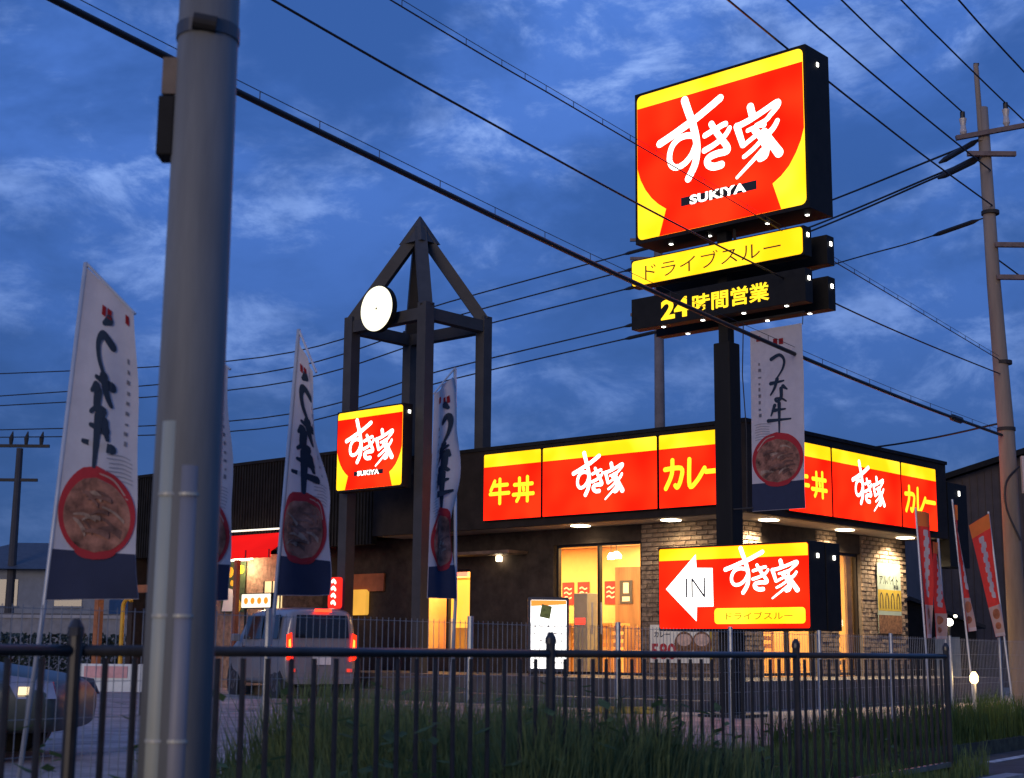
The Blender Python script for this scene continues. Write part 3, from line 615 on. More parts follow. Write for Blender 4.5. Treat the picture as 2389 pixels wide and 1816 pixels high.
MB().poly(rrect(.94, 2.38, .06, .275, .05), -.008).build('yellow_pill', YEL, ar); text('lettering', 'ドライブスルー', .10, mat('text_olive', (.42, .30, .0), .6, 0, 0), ar, 1.66, -.012, .168, 0, 1.05)
dots(ar, [(2.46, .2, .96), (2.46, .63, .95)], 'x')
# white banner hung from the pylon
NAVY = cloth('navy_cloth', (.03, .04, .085), .2); WC = cloth('white_cloth', (.62, .60, .60), .35); RC = cloth('red_cloth', (.48, .03, .04), .25); FOODC = cloth('food_cloth', (.34, .155, .105), .2, .75)
INKB = cloth('ink_blue', (.012, .028, .055), .1); SHAD = cloth('wash_grey', (.34, .34, .37), .3); PEACH = cloth('peach_cloth', (.55, .36, .30), .3); ORC = cloth('orange_cloth', (.95, .32, .07), .45)
UNA = [[(.40, .93), (.55, .89)], [(.30, .80), (.52, .83), (.64, .78), (.60, .70), (.45, .62)]]
NA = [[(.28, .575), (.62, .59)], [(.45, .61), (.38, .53), (.27, .47)], [(.60, .54), (.70, .51)], [(.55, .52), (.55, .44), (.45, .405), (.40, .43), (.55, .43), (.68, .40)]]
GYU = [[(.38, .37), (.28, .28)], [(.34, .325), (.66, .33)], [(.20, .235), (.80, .235)], [(.5, .385), (.5, .12)]]
def flag(parent, c, mirror=False, amp=.02, ph=0., nx=8, nz=26, side=-1):
    """printed cloth stretched between four corner points c = TL, TR, BR, BL (local), with waves; the print lies on the cloth"""
    TL, TR, BRr, BL = [Vector(p) for p in c]; nrm = (TR - TL).cross(BL - TL).normalized()
    if nrm.y > 0: nrm = -nrm
    def S(u, v, off=0):
        p = (TL * (1 - u) + TR * u) * v + (BL * (1 - u) + BRr * u) * (1 - v)
        wv = amp * (math.sin(7 * v + 3 * u + ph) * u + .6 * math.sin(15 * v - 4 * u + ph * 2) * u * (1 - .5 * v) + .5 * math.sin(9 * u + ph))
        return p + nrm * (off - wv)
    def sheet(name, m, u0, u1, v0, v1, off, a, b):
        mb = MB(); mb.v = [S(u0 + (u1 - u0) * i / a, v0 + (v1 - v0) * j / b, off) for j in range(b + 1) for i in range(a + 1)]
        mb.f = [(j * (a + 1) + i, j * (a + 1) + i + 1, (j + 1) * (a + 1) + i + 1, (j + 1) * (a + 1) + i) for j in range(b) for i in range(a)]
        return mb.build(name, m, parent, smooth=True)
    FW = ((TR - TL).length + (BRr - BL).length) / 2; FH = ((TL - BL).length + (TR - BRr).length) / 2
    fl = sheet('cloth', WC, 0, 1, 0, 1, 0, nx, nz)
    def onto(name, m, mb, off):
        o = MB(); o.f = mb.f; o.v = [S((1 - x) if mirror else x, z, off) for (x, y, z) in mb.v]; q = o.build(name, m, fl); return q
    fl_par = fl; fl.parent = parent
    def ell(cx, cz, rx, rz_, n=20):
        mb = MB()
        for j in range(n):
            z0 = -1 + 2 * j / n; z1 = -1 + 2 * (j + 1) / n; w0 = math.sqrt(max(0, 1 - z0 * z0)); w1 = math.sqrt(max(0, 1 - z1 * z1))
            for i in range(6):
                q = [(-1 + i / 3), (-1 + (i + 1) / 3)]; b = len(mb.v)
                mb.v += [(cx + rx * w0 * q[0], 0, cz + rz_ * z0), (cx + rx * w0 * q[1], 0, cz + rz_ * z0), (cx + rx * w1 * q[1], 0, cz + rz_ * z1), (cx + rx * w1 * q[0], 0, cz + rz_ * z1)]; mb.f.append((b, b + 1, b + 2, b + 3))
        return mb
    sheet('navy_hem', NAVY, .002, .998, .002, .15, .006, nx, 4).parent = fl
    onto('bowl', RC, ell(.5, .275, .485, .145), .010); onto('bowl_rice', FOODC, ell(.5, .265, .42, .118), .014); onto('bowl_foot', RC, ell(.5, .155, .25, .03), .012)
    for j, (tone, cnt) in enumerate((((.17, .085, .065), 6), ((.40, .27, .20), 5), ((.24, .12, .09), 5))):
        mb = MB()
        for k in range(cnt):
            cx, cz, ln = random.uniform(.28, .72), random.uniform(.20, .335), random.uniform(.07, .16); tl = random.uniform(-.01, .022)
            if ((cx - .5) / .36) ** 2 + ((cz - .262) / .09) ** 2 > 1: continue
            mb.rib([(cx - ln, cz - tl), (cx, cz + .008), (cx + ln, cz + tl)], random.uniform(.012, .026), 0, .006)
        tag(onto('bowl_topping', cloth('topping_%d' % j, tone, .15, .5), mb, .017 + .003 * j), kind='stuff')
    mb = MB(); mb.rib([(.12, .33), (.28, .385), (.46, .398)], .012, 0, .004); onto('bowl_highlight', PEACH, mb, .013)
    for g, zo in ((UNA, 0), (NA, 0), (GYU, 0)):
        mb = MB()
        for s_ in g: mb.rib([((.20 + p[0] * .70) * FW, (.405 + (p[1] - .1) * .60) * FH) for p in s_], .056, 0, .024)
        mb.v = [(x / FW, 0, z / FH) for x, y, z in mb.v]
        onto('lettering', INKB, mb, .010)
    mb = MB()
    for (x, z) in ((.12, .955), (.45, .925), (.56, .922)): mb.box(x, x + .08, 0, .0001, z - .02, z + .012)
    onto('red_seal', RC, mb, .010)
    mb = MB()
    for k in range(9): mb.box(.15, .15 + random.uniform(.03, .06), 0, .0001, .80 - k * .036, .80 - k * .036 + random.uniform(.008, .02))
    for k in range(7): mb.rib([(.06 + .05 * random.random(), .47 - .014 * k), (.2, .475 - .014 * k), (.34 + .1 * random.random(), .468 - .014 * k)], .004, 0)
    tag(onto('wave_print', SHAD, mb, .008), kind='stuff')
    return fl
hb = empty('hanging_banner', (3.105, 21.0, 3.1), ROT, 'white and navy food banner hung from the pylon pole', 'banner', 'white food banners')
flag(hb, [(.47, -.1, 2.62), (1.32, -.1, 2.62), (1.30, -.1, .05), (.45, -.1, .05)], False, .012, .4)
MB().tube([(.141, -.1, 2.78), (1.36, -.1, 2.78)], .015).build('top_arm', STEEL_D, hb); MB().tube([(1.34, -.1, 2.78), (1.325, -.1, 2.6)], .006).build('cord', STEEL_D, hb); MB().tube([(.36, -.1, 2.78), (.34, -.12, 2.0), (.37, -.09, 1.2), (.36, -.1, .1)], .008).build('cord', STEEL_D, hb); MB().tube([(.141, -.1, .1), (.47, -.1, .1)], .012).build('bottom_arm', STEEL_D, hb)
# ------------------------------------------------------------------ standing banners along the mesh fence
POLEG = mat('banner_pole', (.50, .52, .54), .4, .2, .1, 8)
def nobori(label, c, pole, mirror, ph, amp=.03):
    b = Vector((pole[0][0], pole[0][1], pole[0][2])); t = empty('standing_banner', b, 0, label, 'banner', 'white food banners')
    loc = [Vector(p) - b for p in c]; flag(t, loc, mirror, amp, ph)
    MB().tube([Vector(p) - b for p in pole], .014).build('pole', POLEG, t, smooth=True)
    top = Vector(pole[-1]) - b; MB().tube([top, loc[1] if (loc[0] - top).length < (loc[1] - top).length else loc[0]], .008).build('top_arm', POLEG, t)
    return t
nobori('large white banner with mirrored writing left of the near pole', [(-2.30, 7.75, 3.22), (-2.02, 7.73, 2.96), (-1.92, 7.72, 1.45), (-2.41, 7.75, 1.44)], [(-2.52, 7.76, VERGE), (-2.42, 7.76, 1.4), (-2.31, 7.76, 3.25)], True, .3)
nobori('white banner mostly hidden behind the near grey pole', [(-1.99, 8.9, 3.05), (-1.71, 8.82, 2.87), (-1.635, 8.8, 1.48), (-2.03, 8.9, 1.48)], [(-2.08, 8.91, VERGE), (-2.0, 8.91, 3.1)], True, 1.3)
nobori('twisted white banner in front of the white van', [(-1.47, 9.9, 3.32), (-1.32, 9.8, 3.04), (-1.15, 9.8, 1.55), (-1.56, 9.9, 1.55)], [(-1.66, 9.91, LOT), (-1.56, 9.91, 1.5), (-1.465, 9.91, 3.36)], True, 2.2, .05)
nobori('narrow white banner before the tower, seen almost edge on', [(-.65, 12.1, 3.3), (-.49, 12.3, 3.50), (-.45, 12.3, 1.62), (-.68, 12.1, 1.62)], [(-.50, 12.31, LOT), (-.45, 12.31, 1.6), (-.485, 12.31, 3.56)], False, 3.4, .05)
def red_nobori(label, c, pole, ph):
    b = Vector(pole[0]); t = empty('red_banner', b, 0, label, 'banner', 'red banners by the utility pole')
    TL, TR, BRr, BL = [Vector(p) - b for p in c]; nrm = (TR - TL).cross(BL - TL).normalized(); nrm = -nrm if nrm.y > 0 else nrm
    def S(u, v, off=0):
        p = (TL * (1 - u) + TR * u) * v + (BL * (1 - u) + BRr * u) * (1 - v); return p + nrm * (off + .03 * math.sin(6 * v + 5 * u + ph) * (.3 + u))
    def sheet(name, m, v0, v1, off, par, n=12):
        mb = MB(); mb.v = [S(i / 5, v0 + (v1 - v0) * j / n, off) for j in range(n + 1) for i in range(6)]
        mb.f = [(j * 6 + i, j * 6 + i + 1, (j + 1) * 6 + i + 1, (j + 1) * 6 + i) for j in range(n) for i in range(5)]; return mb.build(name, m, par, smooth=True)
    cl = sheet('cloth', cloth('flag_red', (.95, .07, .05), .5), 0, 1, 0, t)
    sheet('orange_top', ORC, .88, .998, .006, cl, 3); sheet('pale_foot', cloth('flag_pale', (.60, .45, .38), .3), .03, .26, .006, cl, 5); sheet('white_hem', WC, .001, .03, .007, cl, 1)
    mb = MB()
    for k in range(6):
        z = .80 - k * .085; q = random.random() * .1; mb.rib([(.35, z + .03), (.62, z + .02 + q * .1), (.42, z - .015), (.68, z - .03)], .05, 0)
    mb.v = [S(x, z, .008) for (x, y, z) in mb.v]; mb.build('lettering', WC, cl)
    mb = MB(); mb.disc((.5, .19), .045, 0, 14, .28); mb.disc((.5, .09), .03, 0, 12, .25); mb.v = [S(x, z, .010) for (x, y, z) in mb.v]; mb.build('dish_print', cloth('dish_orange', (.55, .20, .10), .3, .4), cl)
    MB().tube([Vector(p) - b for p in pole], .014).build('pole', POLEG, t); return t
red_nobori('red banner overlapping the end of the lit side fascia', [(4.95, 18, 2.93), (5.13, 18.05, 2.91), (5.11, 18.1, 1.40), (5.01, 18, 1.40)], [(5.03, 18.02, LOT), (4.94, 18.02, 2.97)], 0)
red_nobori('short dark red banner hanging limp behind another red one', [(5.29, 18.6, 2.60), (5.39, 18.7, 2.60), (5.44, 18.7, 1.40), (5.28, 18.6, 1.40)], [(5.47, 18.72, LOT), (5.40, 18.72, 2.65)], 1.5)
red_nobori('thin red banner seen edge on against the dark brown building', [(5.74, 19.2, 3.16), (5.80, 19.3, 3.13), (5.97, 19.3, 1.51), (5.87, 19.2, 1.49)], [(5.93, 19.22, LOT), (5.75, 19.22, 3.2)], 2.5)
red_nobori('slanting orange-topped red banner next to the utility pole', [(6.13, 19.8, 2.91), (6.39, 19.78, 3.07), (6.53, 19.78, 1.46), (6.42, 19.8, 1.44)], [(6.62, 19.8, LOT), (6.40, 19.8, 3.1)], 3.1)

# ------------------------------------------------------------------ cars
def car(name, label, cat, loc, rz, st, paint, glassm, cab, lights, wheels, hw):
    t = empty(name, loc, rz, label, cat)
    mb = MB(); n = None
    for (x, zb, zm, zbelt, zt, wb, wm, wt) in st:
        half = [(0, zb), (wb * .85, zb), (wb, zb + .06), (wm, zm), (wm * .985, zbelt), (wt, zt - .09), (wt - .11, zt - .01), (0, zt)]
        ring = half + [(-y, z) for y, z in half[-2:0:-1]]; n = len(ring); mb.v += [(x, y, z) for y, z in ring]
    ns = len(st)
    for i in range(ns - 1):
        for k in range(n): mb.f.append((i * n + k, (i + 1) * n + k, (i + 1) * n + (k + 1) % n, i * n + (k + 1) % n))
    mb.f.append(tuple(range(n))); mb.f.append(tuple(reversed(range((ns - 1) * n, ns * n))))
    body = mb.build('body', paint, t, smooth=True); m = body.modifiers.new('s', 'SUBSURF'); m.levels = m.render_levels = 2
    for (x, y) in wheels:
        w = empty('wheel'); w.parent = t; w.location = (x, y, .285)
        s = 1 if y > 0 else -1
        q = MB(); q.tube([(0, -.09, 0), (0, -.07, 0), (0, .07, 0), (0, .09, 0)], [.255, .285, .285, .255], 28); q.build('tyre', mat('tyre', (.015, .015, .016), .85, 0, .1, 8), w, smooth=False)
        MB().tube([(0, s * .06, 0), (0, s * .10, 0)], [.19, .175], 24).build('rim', mat('rim', (.14, .14, .15), .4, .5, .1, 6), w)
        q = MB()
        for k in range(7):
            a = k * 2 * math.pi / 7; q.beam((.03 * math.cos(a), s * .107, .03 * math.sin(a)), (.17 * math.cos(a), s * .104, .17 * math.sin(a)), .03, .012, (0, 1, 0))
        tag(q.build('spokes', mat('spoke', (.12, .12, .13), .4, .7, .1, 6), w), kind='stuff')
        MB().tube([(x, y - s * .02, .285), (x, y + s * .095, .285)], .335, 28).build('wheel_arch', INK, t)
    return t
GD = mat('car_glass', (.012, .014, .016), .06, 0, 0, coat=.3); PLW = mat('plate_white', (.7, .7, .66), .5, 0, .05, 6)
VAN = mat('van_silver', (.24, .235, .245), .3, .2, .06, 5, coat=.5)
vst = [(-.0, .34, .55, .95, 1.52, .60, .64, .56), (.05, .26, .55, .98, 1.60, .69, .725, .63), (.35, .22, .55, .99, 1.645, .70, .738, .645), (1.3, .22, .55, .99, 1.655, .70, .738, .65), (2.25, .22, .55, .99, 1.63, .70, .738, .64), (2.55, .22, .55, .98, 1.42, .70, .735, .60), (2.85, .24, .55, .97, 1.10, .69, .73, .62), (3.2, .26, .52, .86, .99, .66, .70, .60), (3.36, .30, .50, .74, .80, .55, .60, .50)]
vloc = Vector((-3.42, 27.3, LOT))
van = car('parked_van', 'silver white boxy minivan with lit brake lights waiting in the drive-through lane', 'van', vloc, ROT + math.pi - R_(19), vst, VAN, GD, None, None, [(.45, .62), (.45, -.62), (2.8, .62), (2.8, -.62)], .74)
def vp(name, pts, m, par=van, th=.012, axis='x'):
    d = Vector((-th, 0, 0)) if axis == 'x' else Vector((0, th, 0)); ps = [Vector(p) for p in pts]; mb = MB(); mb.hull([p + d for p in ps][::-1], ps[::-1]); return mb.build(name, m, par)
tg = vp('tailgate_window', [(-.008, -.52, 1.08), (-.008, .52, 1.08), (.022, .49, 1.49), (.022, -.49, 1.49)], GD)
vp('tailgate_chrome_strip', [(-.022, -.40, .86), (-.022, .40, .86), (-.020, .40, .90), (-.020, -.40, .90)], mat('chrome', (.7, .68, .66), .15, 1, 0)).name = 'tailgate_trim'  # chrome strip across the tailgate below the window
TL_ = emit('tail_light', (1, .022, .006), 3); TLC = emit('tail_core', (1, .22, .03), 4)
for s in (-1, 1):
    l = vp('tail_light', [(-.01, s * .545, .66), (-.01, s * .675, .69), (.01, s * .68, 1.13), (.005, s * .585, 1.17)][::(1 if s > 0 else -1)], TL_, th=.02); vp('core', [(-.032, s * .585, .76), (-.032, s * .645, .78), (-.022, s * .645, 1.04), (-.022, s * .61, 1.06)][::(1 if s > 0 else -1)], TLC, l, .004)
    vp('reflector', [(-.012, s * .50, .47), (-.012, s * .60, .47), (-.012, s * .60, .53), (-.012, s * .50, .53)][::(1 if s > 0 else -1)], emit('reflector_red', (1, .06, .04), .8))
vp('brake_light', [(.0, -.16, 1.545), (.0, .16, 1.545), (.02, .15, 1.60), (.02, -.15, 1.60)], emit('brake', (1, .03, .01), 6), th=.05)
pl = vp('number_plate', [(-.012, -.18, .60), (-.012, .18, .60), (-.010, .18, .76), (-.010, -.18, .76)], PLW, th=.016); vp('bumper', [(-.012, -.60, .26), (-.012, .60, .26), (-.012, .62, .44), (-.012, -.62, .44)], VAN, th=.05)
for (a, b) in ((.30, 1.12), (1.18, 2.15)):
    vp('side_window', [(a, .732, 1.06), (b, .732, 1.06), (b - .03, .672, 1.49), (a + .03, .672, 1.49)][::-1], GD, th=.016, axis='y')
    vp('side_window', [(a, -.748, 1.06), (b, -.748, 1.06), (b - .03, -.688, 1.49), (a + .03, -.688, 1.49)], GD, th=.016, axis='y')
sw = vp('window_glint', [(.62, .752, 1.12), (.80, .750, 1.12), (.80, .702, 1.42), (.62, .704, 1.42)][::-1], emit('green_reflection', (.42, .85, .25), .9), th=.004, axis='y'); sw.name = 'green_glint'  # green reflection on the side glass, painted as a glowing patch
for x in (1.15, 2.2): vp('door_seam', [(x, .742, .35), (x + .012, .742, .35), (x + .012, .742, 1.0), (x, .742, 1.0)][::-1], INK, th=.003, axis='y')
for x in (1.3, 2.0): vp('door_handle', [(x, .735, .90), (x + .16, .735, .90), (x + .16, .735, .93), (x, .735, .93)][::-1], mat('chrome', (.7, .68, .66), .15, 1, 0), th=.03, axis='y')
vp('windscreen', [(2.86, .55, 1.06), (2.86, -.55, 1.06), (2.36, -.50, 1.56), (2.36, .50, 1.56)], GD, th=-.03)
for s in (-1, 1):
    mr = MB(); mr.box(2.28, 2.38, s * .76 if s > 0 else -.92, .92 if s > 0 else -.76, 1.02, 1.16); mr.build('door_mirror', VAN, van, bev=.02)
GRN = mat('car_dark_green', (.065, .08, .072), .4, 0, .1, 5, spec=.4)
cst = [(0, .34, .50, .70, 1.02, .60, .66, .54), (.06, .24, .50, .76, 1.10, .72, .78, .60), (.6, .2, .50, .78, 1.38, .74, .80, .60), (1.5, .2, .50, .78, 1.40, .74, .80, .60), (2.0, .2, .50, .77, 1.22, .74, .80, .60), (2.5, .2, .50, .74, .85, .74, .80, .66), (3.2, .22, .48, .67, .76, .74, .79, .64), (3.72, .22, .44, .58, .68, .72, .77, .62), (3.86, .26, .40, .52, .60, .62, .68, .54)]
cfront = Vector((-3.46, 12.3, LOT - .02)); crot = R_(2)
cx_ = Vector((math.cos(crot), math.sin(crot), 0))
grn = car('parked_car', 'dark green car at the left edge, only its front wing and headlight in view', 'car', cfront - cx_ * 3.86, crot, cst, GRN, GD, None, None, [(.65, .66), (.65, -.66), (3.1, .66), (3.1, -.66)], .8)
for s in (-1, 1):
    h = vp('headlight', [(3.54, s * .752, .50), (3.82, s * .665, .50), (3.77, s * .625, .63), (3.42, s * .705, .68)][::(-1 if s > 0 else 1)], mat('lens', (.28, .28, .33), .08, .3, .1, 9, coat=1), grn, th=s * .03, axis='y'); vp('bulb', [(3.55, s * .762, .53), (3.62, s * .735, .53), (3.62, s * .725, .59), (3.55, s * .752, .59)][::(-1 if s > 0 else 1)], emit('bulb_warm', (1, .75, .4), 1.5), h, s * .03, 'y')
    vp('side_window', [(.6, s * .80, .82), (2.1, s * .80, .82), (1.8, s * .66, 1.24), (.8, s * .66, 1.26)][::(-1 if s > 0 else 1)], GD, grn, s * .012, 'y')

# ------------------------------------------------------------------ railing beside the road
RAILM = mat('railing_brown_black', (.040, .036, .032), .36, 0, .3, 9, spec=.5)
SIL = mat('bare_rail', (.35, .34, .31), .35, .8, .2, 8)
rl = empty('railing', Ro(0, 0, VERGE - .02), RDROT, 'dark brown pedestrian railing along the near verge', 'railing')
TOPZ, BOTZ = 1.19 - VERGE + .02, .31 - VERGE + .02
NB = 5
pm = MB().tube([(0, 0, 0), (0, 0, 1.26 - VERGE)], .025, 10).mesh('post', RAILM); cm = MB().tube([(0, 0, 0), (0, 0, .03), (0, 0, .06)], [.030, .028, .012], 12).mesh('post_cap', RAILM)
bmh = MB().tube([(0, 0, BOTZ + .021), (0, 0, TOPZ - .026)], .012, 6).mesh('baluster', RAILM)
def link(name, me, par, loc):
    o = bpy.data.objects.new(name, me); col.objects.link(o); o.parent = par; o.location = loc; return o
for k in range(NB + 1):
    p = link('post', pm, rl, (-3 * k, 0, 0)); link('cap', cm, p, (0, 0, 1.26 - VERGE))
for k in range(NB):
    a, b = -3 * k - 3 + .032, -3 * k - .032
    MB().tube([(a, 0, TOPZ), (b, 0, TOPZ)], .021, 10).build('top_rail', RAILM, rl, smooth=True)
    MB().box(a, b, -.018, .018, BOTZ - .02, BOTZ + .02).build('bottom_rail', SIL if k == 0 else RAILM, rl)
    for j in range(21): link('baluster', bmh, rl, (-3 * k - 3 + (j + 1) * 3 / 22, 0, 0))

# ------------------------------------------------------------------ mesh fence behind the verge
WIRE = mat('fence_wire', (.40, .39, .37), .5, .4, .1, 8)
mf = empty('mesh_fence', Ro(0, 2.0, VERGE - .02), RDROT, 'pale wire mesh fence between verge and car park', 'fence')
MT = 1.41 - VERGE + .02
fpm = MB().tube([(0, 0, 0), (0, 0, MT + .03)], .022, 8).mesh('post', GREY_MET)
pan = MB()
for k in range(33): pan.box(.03 + k * .0597, .0334 + k * .0597, -.0017, .0017, .08, MT)
for k in range(7): pan.box(.025, 1.975, .0018, .0050, .10 + k * (MT - .12) / 6, .1034 + k * (MT - .12) / 6)
pmesh = pan.mesh('mesh_panel', WIRE)
for k in range(-9, 11):
    link('post', fpm, mf, (2 * k, 0, 0)); q = link('mesh_panel', pmesh, mf, (2 * k, 0, 0)); q['kind'] = 'stuff'

# ------------------------------------------------------------------ near grey pole
npole = empty('roadside_pole', (-1.10, 5.0, 0), 0, 'thick grey pole close to the camera with guard strips painted pale as reflected light', 'pole')
PG = mat('pole_paint', (.215, .22, .21), .65, 0, .30, 3, .05, 0, .5, True)
MB().tube([(0, 0, .0), (0, 0, 2.0), (0, 0, 6.5)], [.122, .112, .094], 32).build('shaft', PG, npole, smooth=True)
GUARD = mat('guard_sheen_pale', (.44, .44, .33), .5, 0, .12, 4, .05, 0, .5, True); GUARD2 = mat('guard_sheen_grey', (.26, .25, .25), .5, 0, .15, 4, .05, 0, .5, True)  # street-light reflection on the guards, put into their pale colours
for nm, a, m, top, wd in (('sheen_guard', -116, GUARD, 1.95, .036), ('sheen_guard', -74, GUARD2, 1.80, .036)):
    ca, sa = math.cos(R_(a)), math.sin(R_(a)); mb = MB(); prof = []
    mb.tube([(ca * .096, sa * .096, .05), (ca * .086, sa * .086, top)], [wd, wd], 20); g = mb.build(nm, m, npole, smooth=True)
    for z in (.5, .9, 1.3, 1.7):
        MB().tube([(ca * (.0965 - .0052 * z), sa * (.0965 - .0052 * z), z), (ca * (.0965 - .0052 * z), sa * (.0965 - .0052 * z), z + .010)], wd + .003, 20).build('seam_band', mat('band_bright', (.52, .50, .40), .45, .1, .1, 6), g)
for z in (3.34,): MB().tube([(0, 0, z), (0, 0, z + .05)], .112, 28).build('clamp_band', mat('clamp_dark', (.10, .10, .10), .5, .5, .2, 6), npole)
MB().box(-.155, -.095, -.05, .05, 2.90, 3.12).build('junction_box', BLK, npole, bev=.006); MB().box(-.145, -.09, -.05, .05, 3.125, 3.26).build('clamp_bracket', mat('bracket_brown', (.16, .12, .09), .6, .3, .2, 6), npole)
MB().tube([(.05, -.10, 3.36), (-.03, -.115, 3.37)], .03, 12).build('clamp_bolt', STEEL_D, npole)

# ------------------------------------------------------------------ utility poles and wires
PWOOD = mat('pole_concrete', (.30, .235, .18), .85, 0, .22, 3, .2, 0, .5, True)
CER = mat('insulator_white', (.55, .5, .46), .3, 0, .05, 5); RUB = mat('sleeve_black', (.01, .01, .011), .5, 0, 0)
up = empty('utility_pole', (9.47, 28.0, LOT), 0, 'tall brown utility pole with crossarms right of the restaurant', 'utility pole')
MB().tube([(.02, 0, 0), (0, 0, 5), (-.10, 0, 8), (-.16, 0, 11.6)], [.175, .155, .13, .11], 20).build('shaft', PWOOD, up, smooth=True)
MB().tube([(-.22, -.05, 10.9), (-.26, -.05, 12.5)], [.055, .05], 10).build('top_extension', PWOOD, up); MB().tube([(-.30, -.05, 12.5), (-.2, -.05, 12.5)], .03, 8).build('top_pin', STEEL_D, up)
ARM = mat('crossarm', (.22, .16, .14), .7, .3, .2, 6)
MB().beam((-.75, -.14, 10.92), (1.3, -.14, 11.33), .09, .09).build('crossarm', ARM, up)
for (z, a, b) in ((10.60, -.4, .55), (8.75, .05, 1.3), (8.1, .05, 1.3)):
    MB().beam((-.14 + a, -.14, z - a * .0), (-.14 + b, -.14, z), .09, .09).build('crossarm', ARM, up)
for (x, z) in ((-.60, 10.96), (.26, 11.16), (1.07, 11.31)):
    i = MB().tube([(x, -.14, z), (x, -.14, z + .08), (x, -.14, z + .22), (x, -.14, z + .36)], [.03, .07, .05, .075], 10).build('insulator', CER, up); MB().tube([(x, -.14, z + .361), (x, -.14, z + .5)], .05, 8).build('cap', RUB, i)
for (z, x) in ((5.1, 0), (6.4, 0), (9.4, -.1)): MB().tube([(x, 0, z), (x, 0, z + .07)], .172, 16).build('band', STEEL_D, up)
MB().tube(spline([(.15, -.18, 4.4), (-.12, -.2, 4.1), (-.14, -.2, 3.6), (.1, -.2, 3.0)], 4), .02, 6).build('service_cable', RUB, up); MB().box(.20, .34, -.2, -.1, 3.9, 4.6).build('meter_box', mat('box_pale', (.6, .52, .46), .6, 0, .1, 5), up)
p2 = empty('utility_pole', (4.56, 45.0, LOT), 0, 'grey utility pole rising behind the restaurant roof', 'utility pole')
MB().tube([(0, 0, 0), (0, 0, 14.6)], [.2, .13], 14).build('shaft', mat('pole_grey', (.16, .14, .14), .85, 0, .15, 4), p2, smooth=True)
for z in (13.6, 13.0, 11.2): MB().beam((-.9, -.17, z), (.9, -.17, z), .09, .09).build('crossarm', ARM, p2)
p3 = empty('utility_pole', (-20.1, 60.0, 0), 0, 'distant dark utility pole at the far left', 'utility pole')
MB().tube([(0, 0, 0), (0, 0, 9.2)], [.2, .13], 10).build('shaft', mat('pole_far', (.05, .05, .055), .85, 0, .1, 4), p3)
for z, w in ((9.3, 1.2), (7.9, .8)): MB().beam((-w, 0, z), (w, 0, z), .12, .12).build('crossarm', STEEL_D, p3)
for k in range(4): MB().tube([(-1 + k * .62, 0, 9.36), (-1 + k * .62, 0, 9.62), (-.95 + k * .62, 0, 9.9)], [.07, .1, .02], 8).build('insulator', STEEL_D, p3)
CAB = mat('cable', (.012, .012, .014), .6, 0, 0)
def wire(label, pts, r, ext=None, hang=0, sleeves=(), rung=.5):
    P = [Vector(p) for p in pts]
    if ext: P.append(P[-1] + (P[-1] - P[-2]).normalized() * ext + Vector((0, 0, .12)))
    b = P[0].copy(); Q = [Vector(q) for q in spline([tuple(p - b) for p in P], 8)]
    mb = MB(); mb.tube(Q, r, 6); t = empty('overhead_wire', b, 0, label, 'wire', 'overhead wires'); mb.build('cable', CAB, t, smooth=True)
    if hang:
        h = MB()
        NR = int(len(Q) * rung)
        for q in range(1, NR):
            f = q / NR * (len(Q) - 1); i = int(f); w = Q[i].lerp(Q[min(i + 1, len(Q) - 1)], f - i); h.beam(w, w + Vector((0, 0, hang)), .007)
        h.tube([q + Vector((0, 0, hang)) for q in Q], .004, 5); h.build('messenger', CAB, t)
    for f, ln in sleeves:
        i = int(f * (len(Q) - 1)); d = (Q[min(i + 1, len(Q) - 1)] - Q[max(0, i - 1)]).normalized(); MB().tube([Q[i], Q[i] + d * ln * .15, Q[i] + d * ln * .85, Q[i] + d * ln], [r, r + .035, r + .035, r], 8).build('sleeve', RUB, t)
    return t
wire('thickest black cable crossing the whole sky from upper left to the right pole', [(9.33, 27.85, 5.33), (7.06, 24.6, 5.28), (4.99, 21.65, 5.28), (2.92, 18.71, 5.33), (.85, 15.77, 5.42), (-1.22, 12.82, 5.56), (-3.29, 9.88, 5.74)], .028, 8, .10, ((.10, .6),))
wire('second cable above the thickest one, passing over the yellow strip sign', [(9.35, 27.85, 6.52), (7.23, 24.84, 6.40), (5.37, 22.2, 6.33), (3.52, 19.56, 6.32), (1.66, 16.92, 6.35), (-.19, 14.28, 6.44), (-2.05, 11.64, 6.57)], .012, 9)
wire('looped cable with small hangers passing over the square red sign', [(9.35, 27.86, 6.80), (7.4, 25.08, 6.87), (5.69, 22.65, 6.93), (3.97, 20.21, 6.99), (2.26, 17.77, 7.05), (.55, 15.34, 7.10), (-1.16, 12.9, 7.15)], .008, 10, .07, (), .6)
wire('thin wire clipping the top right corner of the square red sign', [(9.37, 27.87, 9.88), (7.99, 25.92, 9.83), (6.96, 24.46, 9.80), (5.93, 22.99, 9.79), (4.9, 21.53, 9.79), (2.84, 18.6, 9.83)], .016, 12)
wire('thin wire just above the square red sign to the right pole', [(9.37, 27.87, 10.60), (8.21, 26.23, 10.57), (6.48, 23.78, 10.54), (4.76, 21.33, 10.54), (3.9, 20.1, 10.56)], .016, 12)
wire('high wire meeting the left insulator of the right pole', [(8.87, 27.86, 11.79), (7.6, 26.05, 11.78), (6.67, 24.74, 11.79), (5.35, 22.85, 11.83)], .016, 10)
wire('high wire meeting the middle insulator of the right pole', [(9.73, 27.86, 11.99), (8.6, 26.25, 11.97), (7.64, 24.89, 11.97), (6.36, 23.07, 11.98)], .016, 10)
wire('uppermost wire leaving at the right edge of the sky', [(10.54, 27.86, 12.14), (9.6, 26.5, 12.13), (8.8, 25.38, 12.14), (7.51, 23.55, 12.17)], .018, 10)
